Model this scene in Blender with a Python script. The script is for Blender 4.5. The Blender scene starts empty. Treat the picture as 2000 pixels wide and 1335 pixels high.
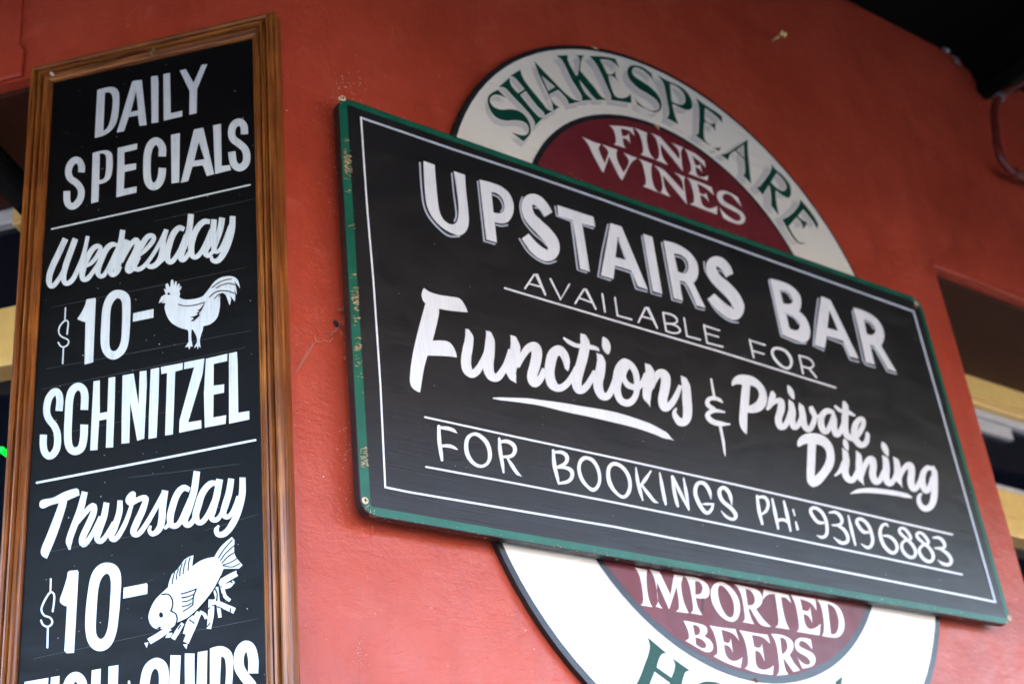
import bpy, bmesh, math, random
from mathutils import Vector, Matrix
from mathutils.geometry import tessellate_polygon

random.seed(7)
scene = bpy.context.scene
COL = scene.collection

# ------------------------------------------------------------------ camera
S = 0.8                      # metres per unit of the first survey
FPX = 2837.0                 # focal length in photo pixels (2000 wide)
CX, CY = 1000.0, 667.5
CAM = Vector((0.0, 0.0, 1.6))
XW = Vector((4055.0, 1090.5, FPX)).normalized()
ZW = Vector((-600.0, -5147.5, FPX)); ZW -= ZW.dot(XW) * XW; ZW.normalize()
YW = ZW.cross(XW)
cam_data = bpy.data.cameras.new('camera')
cam = bpy.data.objects.new('camera', cam_data)
COL.objects.link(cam)
# columns: camera right, up, back expressed in world axes
cam.matrix_world = Matrix(((XW.x, -XW.y, -XW.z, CAM.x),
                           (YW.x, -YW.y, -YW.z, CAM.y),
                           (ZW.x, -ZW.y, -ZW.z, CAM.z),
                           (0, 0, 0, 1)))
cam_data.sensor_width = 36.0
cam_data.lens = 36.0 * FPX / 2000.0
cam_data.clip_start = 0.05
cam_data.clip_end = 500.0
cam_data.dof.use_dof = True
cam_data.dof.focus_distance = 2.12
cam_data.dof.aperture_fstop = 4.2
scene.camera = cam

# ------------------------------------------------------------------ light
world = bpy.data.worlds.new('World'); scene.world = world
world.use_nodes = True
wn = world.node_tree.nodes; wl = world.node_tree.links
for n in list(wn): wn.remove(n)
sky = wn.new('ShaderNodeTexSky'); sky.sky_type = 'NISHITA'; sky.sun_disc = False
SUN_EL, SUN_AZ = math.radians(48), math.radians(25)
sky.sun_elevation = SUN_EL; sky.sun_rotation = SUN_AZ
sky.air_density = 1.0; sky.dust_density = 2.5; sky.ozone_density = 1.0
bg = wn.new('ShaderNodeBackground'); bg.inputs['Strength'].default_value = 0.15
wo = wn.new('ShaderNodeOutputWorld')
wl.new(sky.outputs[0], bg.inputs[0]); wl.new(bg.outputs[0], wo.inputs[0])
sd = bpy.data.lights.new('sun', 'SUN'); sd.energy = 1.2; sd.angle = math.radians(12)
sd.color = (1.0, 0.95, 0.88)
sun = bpy.data.objects.new('sun', sd); COL.objects.link(sun)
sdir = Vector((math.sin(SUN_AZ) * math.cos(SUN_EL), math.cos(SUN_AZ) * math.cos(SUN_EL), math.sin(SUN_EL)))
sun.rotation_euler = sdir.to_track_quat('Z', 'Y').to_euler()
sun.location = (0, -6, 9)
scene.view_settings.view_transform = 'Standard'
scene.view_settings.look = 'None'
scene.view_settings.exposure = 4.55
scene.view_settings.gamma = 1.0
scene.view_settings.use_curve_mapping = False

# ------------------------------------------------------------------ surveying helpers
D = 2.204026588539379 * S                      # distance camera -> corner wall plane (y = D)
MD = Vector((-0.65056823, 0.75944781, 0.0))    # horizontal direction of the left wall, going away
MN = Vector((-0.75944781, -0.65056823, 0.0))   # its outward normal

def ray(px, py):
    x, y, z = px - CX, py - CY, FPX
    return Vector((XW.x * x + XW.y * y + XW.z * z, YW.x * x + YW.y * y + YW.z * z, ZW.x * x + ZW.y * y + ZW.z * z))
def on_sign(px, py, off=0.0):
    r = ray(px, py); return CAM + r * ((D - off) / r.y)
CORNER = on_sign(541, 5)                        # the wall corner is the vertical line through here
CORNER.z = 0.0
def on_menu(px, py, off=0.0):
    r = ray(px, py); p0 = CORNER + MN * off
    return CAM + r * ((p0 - CAM).dot(MN) / r.dot(MN))
def sw(s, z, off=0.0):                          # corner wall coordinates -> world
    return Vector((s, D - off, z))
def mw(s, z, off=0.0):                          # left wall coordinates (s = metres from the corner)
    v = CORNER + MD * s + MN * off; v.z = z; return v

# ------------------------------------------------------------------ object helpers
def link(o, parent=None):
    COL.objects.link(o)
    if parent is not None: o.parent = parent
    return o
def wloc(o):
    v = Vector(o.location)
    while o.parent is not None:
        o = o.parent; v = v + Vector(o.location)
    return v
def empty(name, loc, label, cat, group=None):
    o = bpy.data.objects.new(name, None); o.location = loc; o.empty_display_size = 0.1
    COL.objects.link(o); o['label'] = label; o['category'] = cat
    if group: o['group'] = group
    return o
def mesh_obj(name, verts, faces, mat, parent=None, label=None, cat=None, kind=None, smooth=False, uvs=None, group=None):
    """verts in world coordinates; the object's origin is put at their centre"""
    c = Vector((0, 0, 0))
    if verts:
        lo = [min(v[i] for v in verts) for i in range(3)]; hi = [max(v[i] for v in verts) for i in range(3)]
        c = Vector([(lo[i] + hi[i]) / 2 for i in range(3)])
    me = bpy.data.meshes.new(name)
    me.from_pydata([tuple(Vector(v) - c) for v in verts], [], faces)
    if uvs:
        uvl = me.uv_layers.new(name='UVMap')
        for l in me.loops: uvl.data[l.index].uv = uvs[l.vertex_index]
    me.validate(); me.update()
    me.materials.append(mat)
    if smooth:
        for p in me.polygons: p.use_smooth = True
    o = bpy.data.objects.new(name, me)
    o.location = c - (wloc(parent) if parent else Vector((0, 0, 0)))
    link(o, parent)
    if label: o['label'] = label
    if cat: o['category'] = cat
    if kind: o['kind'] = kind
    if group: o['group'] = group
    return o
def bevel(o, w, seg=2):
    m = o.modifiers.new('bevel', 'BEVEL'); m.width = w; m.segments = seg; m.limit_method = 'ANGLE'; m.angle_limit = math.radians(40)
    return o
def prism(ring, ext):
    """closed ring of world points (simple polygon) extruded by vector ext -> verts, faces"""
    n = len(ring); ext = Vector(ext)
    v = [Vector(p) for p in ring] + [Vector(p) + ext for p in ring]
    tri = tessellate_polygon([[Vector(p) for p in ring]])
    f = []
    for t in tri:
        f.append(tuple(t)); f.append(tuple(i + n for i in reversed(t)))
    for i in range(n):
        j = (i + 1) % n; f.append((i, j, j + n, i + n))
    # one consistent winding
    bm = bmesh.new()
    bv = [bm.verts.new(p) for p in v]
    for q in f:
        try: bm.faces.new([bv[i] for i in q])
        except ValueError: pass
    bmesh.ops.recalc_face_normals(bm, faces=bm.faces)
    bm.verts.index_update()
    vv = [p.co.copy() for p in bm.verts]; ff = [tuple(x.index for x in q.verts) for q in bm.faces]
    bm.free(); return vv, ff
def box(fn, s0, s1, z0, z1, o0, o1):
    """box in wall coordinates: fn = sw or mw, o0..o1 = distances in front of the wall"""
    ring = [fn(s0, z0, o0), fn(s1, z0, o0), fn(s1, z1, o0), fn(s0, z1, o0)]
    return prism(ring, fn(s0, z0, o1) - fn(s0, z0, o0))
def tube(pts, r, n=10):
    verts, faces = [], []
    m = len(pts)
    for i, p in enumerate(pts):
        a = pts[max(i - 1, 0)]; b = pts[min(i + 1, m - 1)]
        t = (b - a).normalized(); u = t.orthogonal().normalized() if i == 0 else (u - t * u.dot(t)).normalized()
        w = t.cross(u)
        rr = r[i] if isinstance(r, (list, tuple)) else r
        for k in range(n):
            an = 2 * math.pi * k / n
            verts.append(p + (u * math.cos(an) + w * math.sin(an)) * rr)
    for i in range(m - 1):
        for k in range(n):
            k2 = (k + 1) % n
            faces.append((i * n + k, i * n + k2, (i + 1) * n + k2, (i + 1) * n + k))
    faces.append(tuple(reversed(range(n)))); faces.append(tuple((m - 1) * n + k for k in range(n)))
    return verts, faces
def smooth_path(pts, per=8):
    out = []
    n = len(pts)
    for i in range(n - 1):
        p0 = pts[max(i - 1, 0)]; p1 = pts[i]; p2 = pts[i + 1]; p3 = pts[min(i + 2, n - 1)]
        for k in range(per):
            t = k / per
            out.append(0.5 * ((2 * p1) + (p2 - p0) * t + (2 * p0 - 5 * p1 + 4 * p2 - p3) * t * t + (3 * p1 - p0 - 3 * p2 + p3) * t ** 3))
    out.append(pts[-1]); return out

# ------------------------------------------------------------------ materials
def new_mat(name):
    m = bpy.data.materials.new(name); m.use_nodes = True
    nt = m.node_tree; b = nt.nodes['Principled BSDF']; return m, nt, b
def N(nt, t, **kw):
    n = nt.nodes.new(t)
    for k, v in kw.items(): setattr(n, k, v)
    return n
def noise(nt, vec, scale, detail=4, rough=0.55, dist=0.0):
    n = N(nt, 'ShaderNodeTexNoise'); n.inputs['Scale'].default_value = scale
    n.inputs['Detail'].default_value = detail; n.inputs['Roughness'].default_value = rough
    n.inputs['Distortion'].default_value = dist
    nt.links.new(vec, n.inputs['Vector']); return n.outputs['Fac']
def mapped(nt, rot=(0, 0, 0), scale=(1, 1, 1), coord='Object'):
    tc = N(nt, 'ShaderNodeTexCoord'); mp = N(nt, 'ShaderNodeMapping')
    mp.inputs['Rotation'].default_value = rot; mp.inputs['Scale'].default_value = scale
    nt.links.new(tc.outputs[coord], mp.inputs['Vector']); return mp.outputs['Vector']
def ramp(nt, fac, stops):
    r = N(nt, 'ShaderNodeValToRGB'); e = r.color_ramp.elements
    while len(e) < len(stops): e.new(0.5)
    for el, (p, c) in zip(e, stops):
        el.position = p; el.color = (c[0], c[1], c[2], 1) if not isinstance(c, float) else (c, c, c, 1)
    nt.links.new(fac, r.inputs[0]); return r.outputs['Color']
def mix(nt, fac, a, b, mode='MIX'):
    m = N(nt, 'ShaderNodeMix', data_type='RGBA', blend_type=mode)
    for inp, v in ((m.inputs[0], fac), (m.inputs[6], a), (m.inputs[7], b)):
        if isinstance(v, (int, float)): inp.default_value = v
        elif isinstance(v, tuple): inp.default_value = (v[0], v[1], v[2], 1)
        else: nt.links.new(v, inp)
    return m.outputs[2]
def bump(nt, b, h, strength, dist=0.002, prev=None):
    n = N(nt, 'ShaderNodeBump'); n.inputs['Strength'].default_value = strength; n.inputs['Distance'].default_value = dist
    nt.links.new(h, n.inputs['Height'])
    if prev is not None: nt.links.new(prev, n.inputs['Normal'])
    nt.links.new(n.outputs[0], b.inputs['Normal']); return n.outputs[0]
def simple(name, col, rough=0.5, spec=0.5, metal=0.0, var=0.12, vs=30, bstr=0.0, bs=200):
    m, nt, b = new_mat(name)
    v = mapped(nt)
    f = noise(nt, v, vs, 5)
    lo = tuple(c * (1 - var) for c in col); hi = tuple(min(1, c * (1 + var)) for c in col)
    nt.links.new(ramp(nt, f, [(0.3, lo), (0.7, hi)]), b.inputs['Base Color'])
    b.inputs['Roughness'].default_value = rough; b.inputs['Metallic'].default_value = metal
    b.inputs['Specular IOR Level'].default_value = spec
    if bstr: bump(nt, b, noise(nt, v, bs, 3), bstr, 0.001)
    return m

def mat_wall():
    m, nt, b = new_mat('red wall paint')
    v = mapped(nt)
    big = noise(nt, v, 2.2, 7, 0.62, 0.6)
    c = ramp(nt, big, [(0.25, (0.33, 0.040, 0.017)), (0.5, (0.45, 0.058, 0.027)), (0.78, (0.54, 0.080, 0.040))])
    st = noise(nt, mapped(nt, scale=(11, 11, 1.0)), 1.6, 7, 0.65, 0.3)          # rain and drip streaks
    c = mix(nt, ramp(nt, st, [(0.50, 0.0), (0.72, 0.45)]), c, (0.30, 0.036, 0.018))
    pt = noise(nt, mapped(nt, rot=(0.3, 0.8, 0.1)), 11, 7, 0.7, 1.2)            # scrubbed, thinner patches
    c = mix(nt, ramp(nt, pt, [(0.56, 0.0), (0.72, 0.40)]), c, (0.58, 0.13, 0.075))
    gr = noise(nt, mapped(nt, rot=(0.1, 0.2, 0.9)), 6, 8, 0.75, 0.5)            # grime
    c = mix(nt, ramp(nt, gr, [(0.60, 0.0), (0.78, 0.45)]), c, (0.17, 0.028, 0.014))
    sp = noise(nt, v, 95, 2, 0.5)
    c = mix(nt, ramp(nt, sp, [(0.73, 0.0), (0.76, 0.5)]), c, (0.60, 0.22, 0.14))
    sp2 = noise(nt, mapped(nt, rot=(0.4, 0.2, 0.1)), 70, 3, 0.6)
    c = mix(nt, ramp(nt, sp2, [(0.69, 0.0), (0.75, 0.6)]), c, (0.14, 0.022, 0.012))
    nt.links.new(c, b.inputs['Base Color'])
    rr = ramp(nt, noise(nt, v, 12, 5), [(0.3, 0.30), (0.7, 0.46)]); nt.links.new(rr, b.inputs['Roughness'])
    p1 = bump(nt, b, noise(nt, v, 170, 3, 0.6), 0.42, 0.0016)
    p2 = bump(nt, b, noise(nt, mapped(nt, rot=(0, 0.5, 0), scale=(1, 1, 3.5)), 34, 5, 0.6, 0.8), 0.28, 0.003, p1)
    bump(nt, b, noise(nt, v, 6, 7, 0.62), 0.55, 0.014, p2)
    return m
def mat_wood(axis):
    """varnished oak moulding; axis 0: grain runs horizontally, 2: vertically"""
    m, nt, b = new_mat('varnished timber ' + ('rail', '', 'stile')[axis])
    k = 85.0
    sc = (k, k, 2.2) if axis == 2 else (2.2, 2.2, k)
    v = mapped(nt, scale=sc)
    g = noise(nt, v, 1.0, 8, 0.62, 0.6)
    g2 = noise(nt, mapped(nt, scale=(sc[0] * 3.2, sc[1] * 3.2, sc[2] * 3.2)), 1.0, 4, 0.6)
    c = ramp(nt, g, [(0.24, (0.09, 0.024, 0.005)), (0.42, (0.23, 0.068, 0.012)), (0.58, (0.38, 0.128, 0.022)), (0.76, (0.54, 0.215, 0.045))])
    c = mix(nt, ramp(nt, g2, [(0.50, 0.0), (0.64, 0.85)]), c, (0.042, 0.011, 0.003))
    nt.links.new(c, b.inputs['Base Color'])
    b.inputs['Roughness'].default_value = 0.34
    b.inputs['Specular IOR Level'].default_value = 0.35; b.inputs['Coat Weight'].default_value = 0.25; b.inputs['Coat Roughness'].default_value = 0.16
    cl = noise(nt, mapped(nt), 7, 5, 0.6)
    c2 = mix(nt, ramp(nt, cl, [(0.42, 0.0), (0.66, 0.65)]), c, (0.11, 0.026, 0.007))
    nt.links.new(c2, b.inputs['Base Color'])
    bump(nt, b, g2, 0.30, 0.0012)
    return m
def mat_blackboard(name, horiz, col=0.010, rough=0.38, gr=0.3, spec=0.4):
    m, nt, b = new_mat(name); b.inputs['Specular IOR Level'].default_value = spec
    sc = (5, 5, 300) if horiz else (190, 190, 5)
    v = mapped(nt, scale=sc)
    g = noise(nt, v, 1.0, 5, 0.6, 0.8)
    o = mapped(nt)
    blot = noise(nt, o, 5, 6, 0.6)
    c = ramp(nt, blot, [(0.3, (col * 0.8, col * 0.85, col * 0.95)), (0.75, (col * 1.6, col * 1.6, col * 1.7))])
    sp = noise(nt, o, 120, 2, 0.5)
    c = mix(nt, ramp(nt, sp, [(0.765, 0.0), (0.785, 0.55)]), c, (0.35, 0.36, 0.36))
    sc_ = noise(nt, mapped(nt, rot=(0.2, 0.3, 0.2)), 3.2, 8, 0.75, 0.8)
    c = mix(nt, ramp(nt, sc_, [(0.55, 0.0), (0.75, 0.5)]), c, (col * 2.8, col * 2.9, col * 3.1))
    nt.links.new(c, b.inputs['Base Color'])
    rr = ramp(nt, noise(nt, mapped(nt, scale=(1, 1, 3)), 9, 7, 0.7), [(0.3, rough), (0.7, rough + 0.20)]); nt.links.new(rr, b.inputs['Roughness'])
    p = bump(nt, b, g, gr, 0.0016)
    bump(nt, b, noise(nt, o, 300, 2), 0.12, 0.0006, p)
    return m
def mat_paint(name, col, col2, thin=0.5, rough=0.42, vert=True, amount=0.55, spec=0.5):
    """brushed sign enamel: thin places let the ground through as streaks"""
    m, nt, b = new_mat(name)
    b.inputs['Specular IOR Level'].default_value = spec
    sc = (260, 260, 9) if vert else (9, 9, 260)
    g = noise(nt, mapped(nt, scale=sc), 1.0, 4, 0.6, 0.9)
    pt = noise(nt, mapped(nt), 26, 4, 0.6)
    f = mix(nt, 1.0, ramp(nt, g, [(0.42, 0.0), (0.7, 1.0)]), ramp(nt, pt, [(0.35, 0.25), (0.65, 1.0)]), 'MULTIPLY')
    f2 = mix(nt, amount, (0, 0, 0), f)
    nt.links.new(mix(nt, f2, col, col2), b.inputs['Base Color'])
    b.inputs['Roughness'].default_value = rough
    bump(nt, b, g, 0.15, 0.0005)
    return m
def mat_green():
    m, nt, b = new_mat('worn green enamel')
    o = mapped(nt)
    c = ramp(nt, noise(nt, o, 14, 6, 0.65), [(0.3, (0.003, 0.078, 0.044)), (0.7, (0.007, 0.130, 0.076))])
    c = mix(nt, ramp(nt, noise(nt, o, 90, 3, 0.6), [(0.66, 0.0), (0.72, 0.6)]), c, (0.07, 0.20, 0.14))
    nt.links.new(c, b.inputs['Base Color']); b.inputs['Roughness'].default_value = 0.38
    bump(nt, b, noise(nt, mapped(nt, scale=(6, 6, 120)), 1.0, 4), 0.25, 0.001)
    return m
def mat_cream():
    m, nt, b = new_mat('cream enamel on plywood')
    o = mapped(nt)
    c = ramp(nt, noise(nt, o, 4, 6, 0.6), [(0.3, (0.78, 0.73, 0.61)), (0.7, (0.84, 0.81, 0.71))])
    gr = noise(nt, mapped(nt, scale=(7, 7, 120)), 1.0, 5, 0.6, 0.8)
    c = mix(nt, ramp(nt, gr, [(0.60, 0.0), (0.72, 0.35)]), c, (0.46, 0.36, 0.24))
    c = mix(nt, ramp(nt, noise(nt, o, 34, 3), [(0.70, 0.0), (0.76, 0.5)]), c, (0.40, 0.38, 0.35))
    c = mix(nt, ramp(nt, noise(nt, mapped(nt, rot=(0.3, 0.1, 0.6)), 9, 8, 0.75, 0.6), [(0.58, 0.0), (0.74, 0.4)]), c, (0.55, 0.47, 0.34))
    nt.links.new(c, b.inputs['Base Color']); b.inputs['Roughness'].default_value = 0.45
    bump(nt, b, gr, 0.35, 0.0015)
    return m
def mat_maroon():
    m, nt, b = new_mat('maroon enamel')
    o = mapped(nt)
    c = ramp(nt, noise(nt, o, 6, 6, 0.65), [(0.3, (0.105, 0.010, 0.014)), (0.7, (0.165, 0.017, 0.024))])
    c = mix(nt, ramp(nt, noise(nt, o, 80, 4, 0.7), [(0.62, 0.0), (0.75, 0.4)]), c, (0.24, 0.07, 0.07))
    nt.links.new(c, b.inputs['Base Color'])
    nt.links.new(ramp(nt, noise(nt, o, 30, 5), [(0.3, 0.36), (0.7, 0.52)]), b.inputs['Roughness'])
    bump(nt, b, noise(nt, mapped(nt, scale=(6, 6, 140)), 1.0, 5), 0.3, 0.001)
    return m
def mat_glass():
    m, nt, b = new_mat('dark window glass')
    b.inputs['Base Color'].default_value = (0.004, 0.006, 0.012, 1)
    v = mapped(nt); nt.links.new(ramp(nt, noise(nt, v, 5, 3), [(0.3, 0.04), (0.7, 0.10)]), b.inputs['Roughness'])
    b.inputs['IOR'].default_value = 1.5
    return m
def mat_ground(name, c1, c2, s=3, rough=0.85, bs=120):
    m, nt, b = new_mat(name); o = mapped(nt)
    c = ramp(nt, noise(nt, o, s, 8, 0.65), [(0.3, c1), (0.7, c2)])
    nt.links.new(c, b.inputs['Base Color']); b.inputs['Roughness'].default_value = rough
    bump(nt, b, noise(nt, o, bs, 4), 0.5, 0.004); return m

M = {
    'wall': mat_wall(), 'rail': mat_wood(0), 'stile': mat_wood(2),
    'menu_board': mat_blackboard('menu blackboard paint', False, 0.0035, 0.30, 0.18, 0.09),
    'sign_board': mat_blackboard('sign blackboard paint', True, 0.0075, 0.30, 0.26, 0.50),
    'white_menu': mat_paint('brushed white chalk paint', (0.61, 0.64, 0.65), (0.30, 0.38, 0.44), amount=0.7),
    'white_sign': mat_paint('white sign enamel', (0.80, 0.82, 0.83), (0.56, 0.59, 0.62), amount=0.6),
    'shade': mat_paint('pale grey blue sign enamel', (0.52, 0.58, 0.66), (0.40, 0.45, 0.52), amount=0.4),
    'cream_letter': mat_paint('off white lettering enamel', (0.78, 0.73, 0.67), (0.62, 0.57, 0.52), amount=0.4, vert=False),
    'green': mat_green(), 'cream': mat_cream(), 'maroon': mat_maroon(),
    'green_letter': mat_paint('green lettering enamel', (0.002, 0.050, 0.030), (0.006, 0.090, 0.055), amount=0.8, vert=False, spec=0.25),
    'grey_letter': mat_paint('grey drop shade enamel', (0.60, 0.575, 0.545), (0.66, 0.63, 0.60), amount=0.6),
    'black_paint': mat_paint('black outline enamel', (0.010, 0.012, 0.013), (0.035, 0.038, 0.042), amount=0.9, rough=0.34, vert=False),
    'black_edge': simple('black board edge', (0.008, 0.008, 0.008), 0.5, 0.4),
    'bare_wood': simple('bare timber showing through', (0.62, 0.36, 0.19), 0.7),
    'fleck': simple('cream paint fleck', (0.75, 0.60, 0.47), 0.7),
    'rust': simple('rusty nail head', (0.16, 0.07, 0.03), 0.6),
    'brass': simple('dull brass', (0.62, 0.46, 0.22), 0.35, metal=0.8),
    'screw': simple('pale painted screw head', (0.70, 0.52, 0.34), 0.45),
    'dark': simple('dark recess', (0.006, 0.006, 0.006), 0.6),
    'brown': simple('dark brown recess shade', (0.050, 0.014, 0.005), 0.6, 0.3),  # recess shade put into the colour
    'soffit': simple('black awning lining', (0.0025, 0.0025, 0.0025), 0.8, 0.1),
    'window_cream': simple('cream gloss joinery', (0.88, 0.62, 0.20), 0.35, var=0.06),
    'window_white': simple('white painted sash', (0.62, 0.62, 0.60), 0.4, var=0.08),
    'glass': mat_glass(),
    'pipe': simple('red painted conduit with scuffs', (0.16, 0.028, 0.020), 0.30, var=0.5, vs=60),
    'metal': simple('galvanised steel', (0.45, 0.45, 0.46), 0.35, metal=0.8),
    'debris': simple('dry plant fluff', (0.42, 0.26, 0.14), 0.8, var=0.3),
    'insect': simple('dark dirt clot', (0.008, 0.008, 0.006), 0.7),
    'web': simple('grey cobweb film', (0.40, 0.10, 0.065), 0.8),
    'chalk_faint': simple('faint rubbed guideline', (0.030, 0.033, 0.036), 0.6),
    'road': mat_ground('asphalt', (0.04, 0.04, 0.04), (0.065, 0.063, 0.06)),
    'paving': mat_ground('old asphalt footpath', (0.028, 0.028, 0.028), (0.042, 0.042, 0.042)),
    'brick': mat_ground('brown brick', (0.14, 0.07, 0.05), (0.20, 0.11, 0.07), 6),
    'render': mat_ground('grey render', (0.22, 0.21, 0.20), (0.30, 0.29, 0.27), 2),
    'kerb': mat_ground('bluestone kerb', (0.16, 0.16, 0.17), (0.24, 0.24, 0.24)),
}
# ------------------------------------------------------------------ sign writing
# Outlines and brush strokes were measured on the photograph; each is laid on its own board's plane.
def parse_pt(t):
    sm = t.endswith('~')
    if sm: t = t[:-1]
    return [float(a) for a in t.split(',')], sm
def contour(tokens, tf):
    P = [parse_pt(t) for t in tokens]
    pts = [tf(p[0][0], p[0][1]) for p in P]; sm = [p[1] for p in P]; n = len(pts)
    out = []
    for i in range(n):
        j = (i + 1) % n; a = pts[i]; b = pts[j]
        if not sm[i] and not sm[j]:
            out.append(a); continue
        L = math.dist(a, b); 
        def tan(k):
            p = pts[(k - 1) % n]; q = pts[(k + 1) % n]; d = math.dist(p, q) or 1
            return ((q[0] - p[0]) / d * L, (q[1] - p[1]) / d * L)
        ch = (b[0] - a[0], b[1] - a[1])
        ta = tan(i) if sm[i] else None; tb = tan(j) if sm[j] else None
        if ta is None: ta = (1.5 * ch[0] - 0.5 * tb[0], 1.5 * ch[1] - 0.5 * tb[1])
        if tb is None: tb = (1.5 * ch[0] - 0.5 * ta[0], 1.5 * ch[1] - 0.5 * ta[1])
        k = max(2, min(8, int(L / 3)))
        for s in range(k):
            t = s / k; h1 = 2*t**3-3*t*t+1; h2 = t**3-2*t*t+t; h3 = -2*t**3+3*t*t; h4 = t**3-t*t
            out.append((h1*a[0]+h2*ta[0]+h3*b[0]+h4*tb[0], h1*a[1]+h2*ta[1]+h3*b[1]+h4*tb[1]))
    return out
def centreline(tokens, tf, sc, w0, straight=False):
    P = []
    for t in tokens:
        v = [float(a) for a in t.split(',')]
        x, y = tf(v[0], v[1]); P.append((x, y, (v[2] if len(v) > 2 else w0) / sc))
    if straight or len(P) == 2: return P
    out = []; n = len(P)
    for i in range(n - 1):
        a, b = P[i], P[i + 1]; L = math.dist(a[:2], b[:2]) or 1e-6
        def tan(k):
            p = P[max(k - 1, 0)]; q = P[min(k + 1, n - 1)]; d = math.dist(p[:2], q[:2]) or 1
            return ((q[0] - p[0]) / d * L, (q[1] - p[1]) / d * L)
        ta, tb = tan(i), tan(i + 1)
        k = max(3, min(9, int(L / 2.5)))
        for s in range(k):
            t = s / k; h1 = 2*t**3-3*t*t+1; h2 = t**3-2*t*t+t; h3 = -2*t**3+3*t*t; h4 = t**3-t*t
            out.append((h1*a[0]+h2*ta[0]+h3*b[0]+h4*tb[0], h1*a[1]+h2*ta[1]+h3*b[1]+h4*tb[1], a[2] + (b[2] - a[2]) * (3*t*t-2*t**3)))
    out.append(P[-1]); return out
class Ink:
    """collects painted shapes lying on one plane and turns them into one mesh"""
    def __init__(self, plane, base, step=0.00005, levels=8):
        self.plane, self.base, self.step, self.levels = plane, base, step, levels
        self.v, self.f, self.i = [], [], 0
    def off(self): return self.base + self.step * (self.i % self.levels)
    def fill(self, loops):
        o = self.off(); self.i += 1
        L = [[Vector((x, y, 0)) for x, y in lp] for lp in loops]
        flat = [p for lp in L for p in lp]; n0 = len(self.v)
        self.v += [self.plane(p.x, p.y, o) for p in flat]
        for t in tessellate_polygon(L): self.f.append(tuple(n0 + k for k in t))
    def stroke(self, P, rnd=False, closed=False):
        o = self.off(); self.i += 1; n = len(P); n0 = len(self.v)
        def nrm(i):
            if closed: a, b = P[(i - 1) % n], P[(i + 1) % n]
            else: a, b = P[max(i - 1, 0)], P[min(i + 1, n - 1)]
            d = math.dist(a[:2], b[:2]) or 1; return (-(b[1] - a[1]) / d, (b[0] - a[0]) / d)
        for i, p in enumerate(P):
            nx, ny = nrm(i); w = p[2] / 2; oo = o + 0.00004 * i / n
            if not closed and 0 < i < n - 1 and n < 40:   # mitre for polylines
                a, b = P[i - 1], P[i + 1]
                d1 = math.dist(a[:2], p[:2]) or 1; m = ((-(p[1] - a[1]) / d1) * nx + ((p[0] - a[0]) / d1) * ny)
                w = w / max(m, 0.55)
            self.v.append(self.plane(p[0] + nx * w, p[1] + ny * w, oo)); self.v.append(self.plane(p[0] - nx * w, p[1] - ny * w, oo))
        for i in range(n - 1 if not closed else n):
            j = (i + 1) % n
            self.f.append((n0 + 2*i, n0 + 2*i + 1, n0 + 2*j + 1, n0 + 2*j))
        if rnd and not closed:
            for e, sgn in ((0, -1), (n - 1, 1)):
                p = P[e]; nx, ny = nrm(e); w = p[2] / 2; tx, ty = ny * sgn, -nx * sgn
                oo = o + 0.00004 * e / n; k0 = len(self.v)
                for k in range(1, 6):
                    a = math.pi * k / 6
                    self.v.append(self.plane(p[0] + (nx * math.cos(a) + tx * math.sin(a)) * w, p[1] + (ny * math.cos(a) + ty * math.sin(a)) * w, oo))
                self.f.append((n0 + 2 * e,) + tuple(range(k0, k0 + 5)) + (n0 + 2 * e + 1,))
    def read(self, text, crop, shift=None):
        ox, oy, sc = crop; tf = lambda x, y: (ox + x / sc, oy + y / sc)
        for line in text.strip().splitlines():
            line = line.split('#')[0].strip()
            if not line: continue
            k, rest = line.split(' ', 1)
            if k == '@':
                ox, oy, sc = [float(a) for a in rest.split()]; tf = (lambda ox, oy, sc: (lambda x, y: (ox + x / sc, oy + y / sc)))(ox, oy, sc); continue
            if k == 'o':
                self.fill([contour(lp.split(), tf) for lp in rest.split('/')])
            else:
                w, rest = rest.split(' ', 1)
                P = centreline(rest.split(), tf, sc, float(w), straight=('l' in k))
                self.stroke(P, rnd=('r' in k), closed=False)
    def build(self, name, mat, parent, label=None, kind=None):
        return mesh_obj(name, self.v, self.f, mat, parent, label, kind=kind)
def write(parent, plane, base, mat, text, crop, label, name='lettering', kind=None):
    """'% label' lines start a new object; '@' lines change the survey crop"""
    first = None; cur = []; at = ''
    def flush(lab):
        nonlocal first, cur
        if any(l and not l.startswith('@') for l in cur):
            k = Ink(plane, base); k.read('\n'.join(cur), crop); o = k.build(name, mat, parent, lab, kind)
            first = first or o
    for line in text.strip().splitlines():
        line = line.strip()
        if line.startswith('%'):
            flush(label); cur = [at] if at else []; label = line[1:].strip(); continue
        if line.startswith('@'): at = line
        cur.append(line)
    flush(label)
    return first
T_DAILY = """
o 450,380 560,352~ 620,357~ 658,395~ 665,470~ 658,600~ 635,700~ 590,770~ 520,820~ 425,848 / 525,408 572,405~ 595,435~ 600,500~ 590,600~ 572,690~ 545,750~ 510,778
o 790,300 805,290 885,282 932,722 862,730 847,628 756,645 712,782 640,795 / 830,392 848,578 777,595
o 975,255 985,246 1040,240 1047,300 1047,695 980,706
o 1095,225 1160,214 1168,607 1280,582 1280,638 1100,680 1098,640
o 1255,190 1315,176 1390,310 1468,135 1525,128 1425,370 1420,605 1348,622 1352,392
"""
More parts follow.
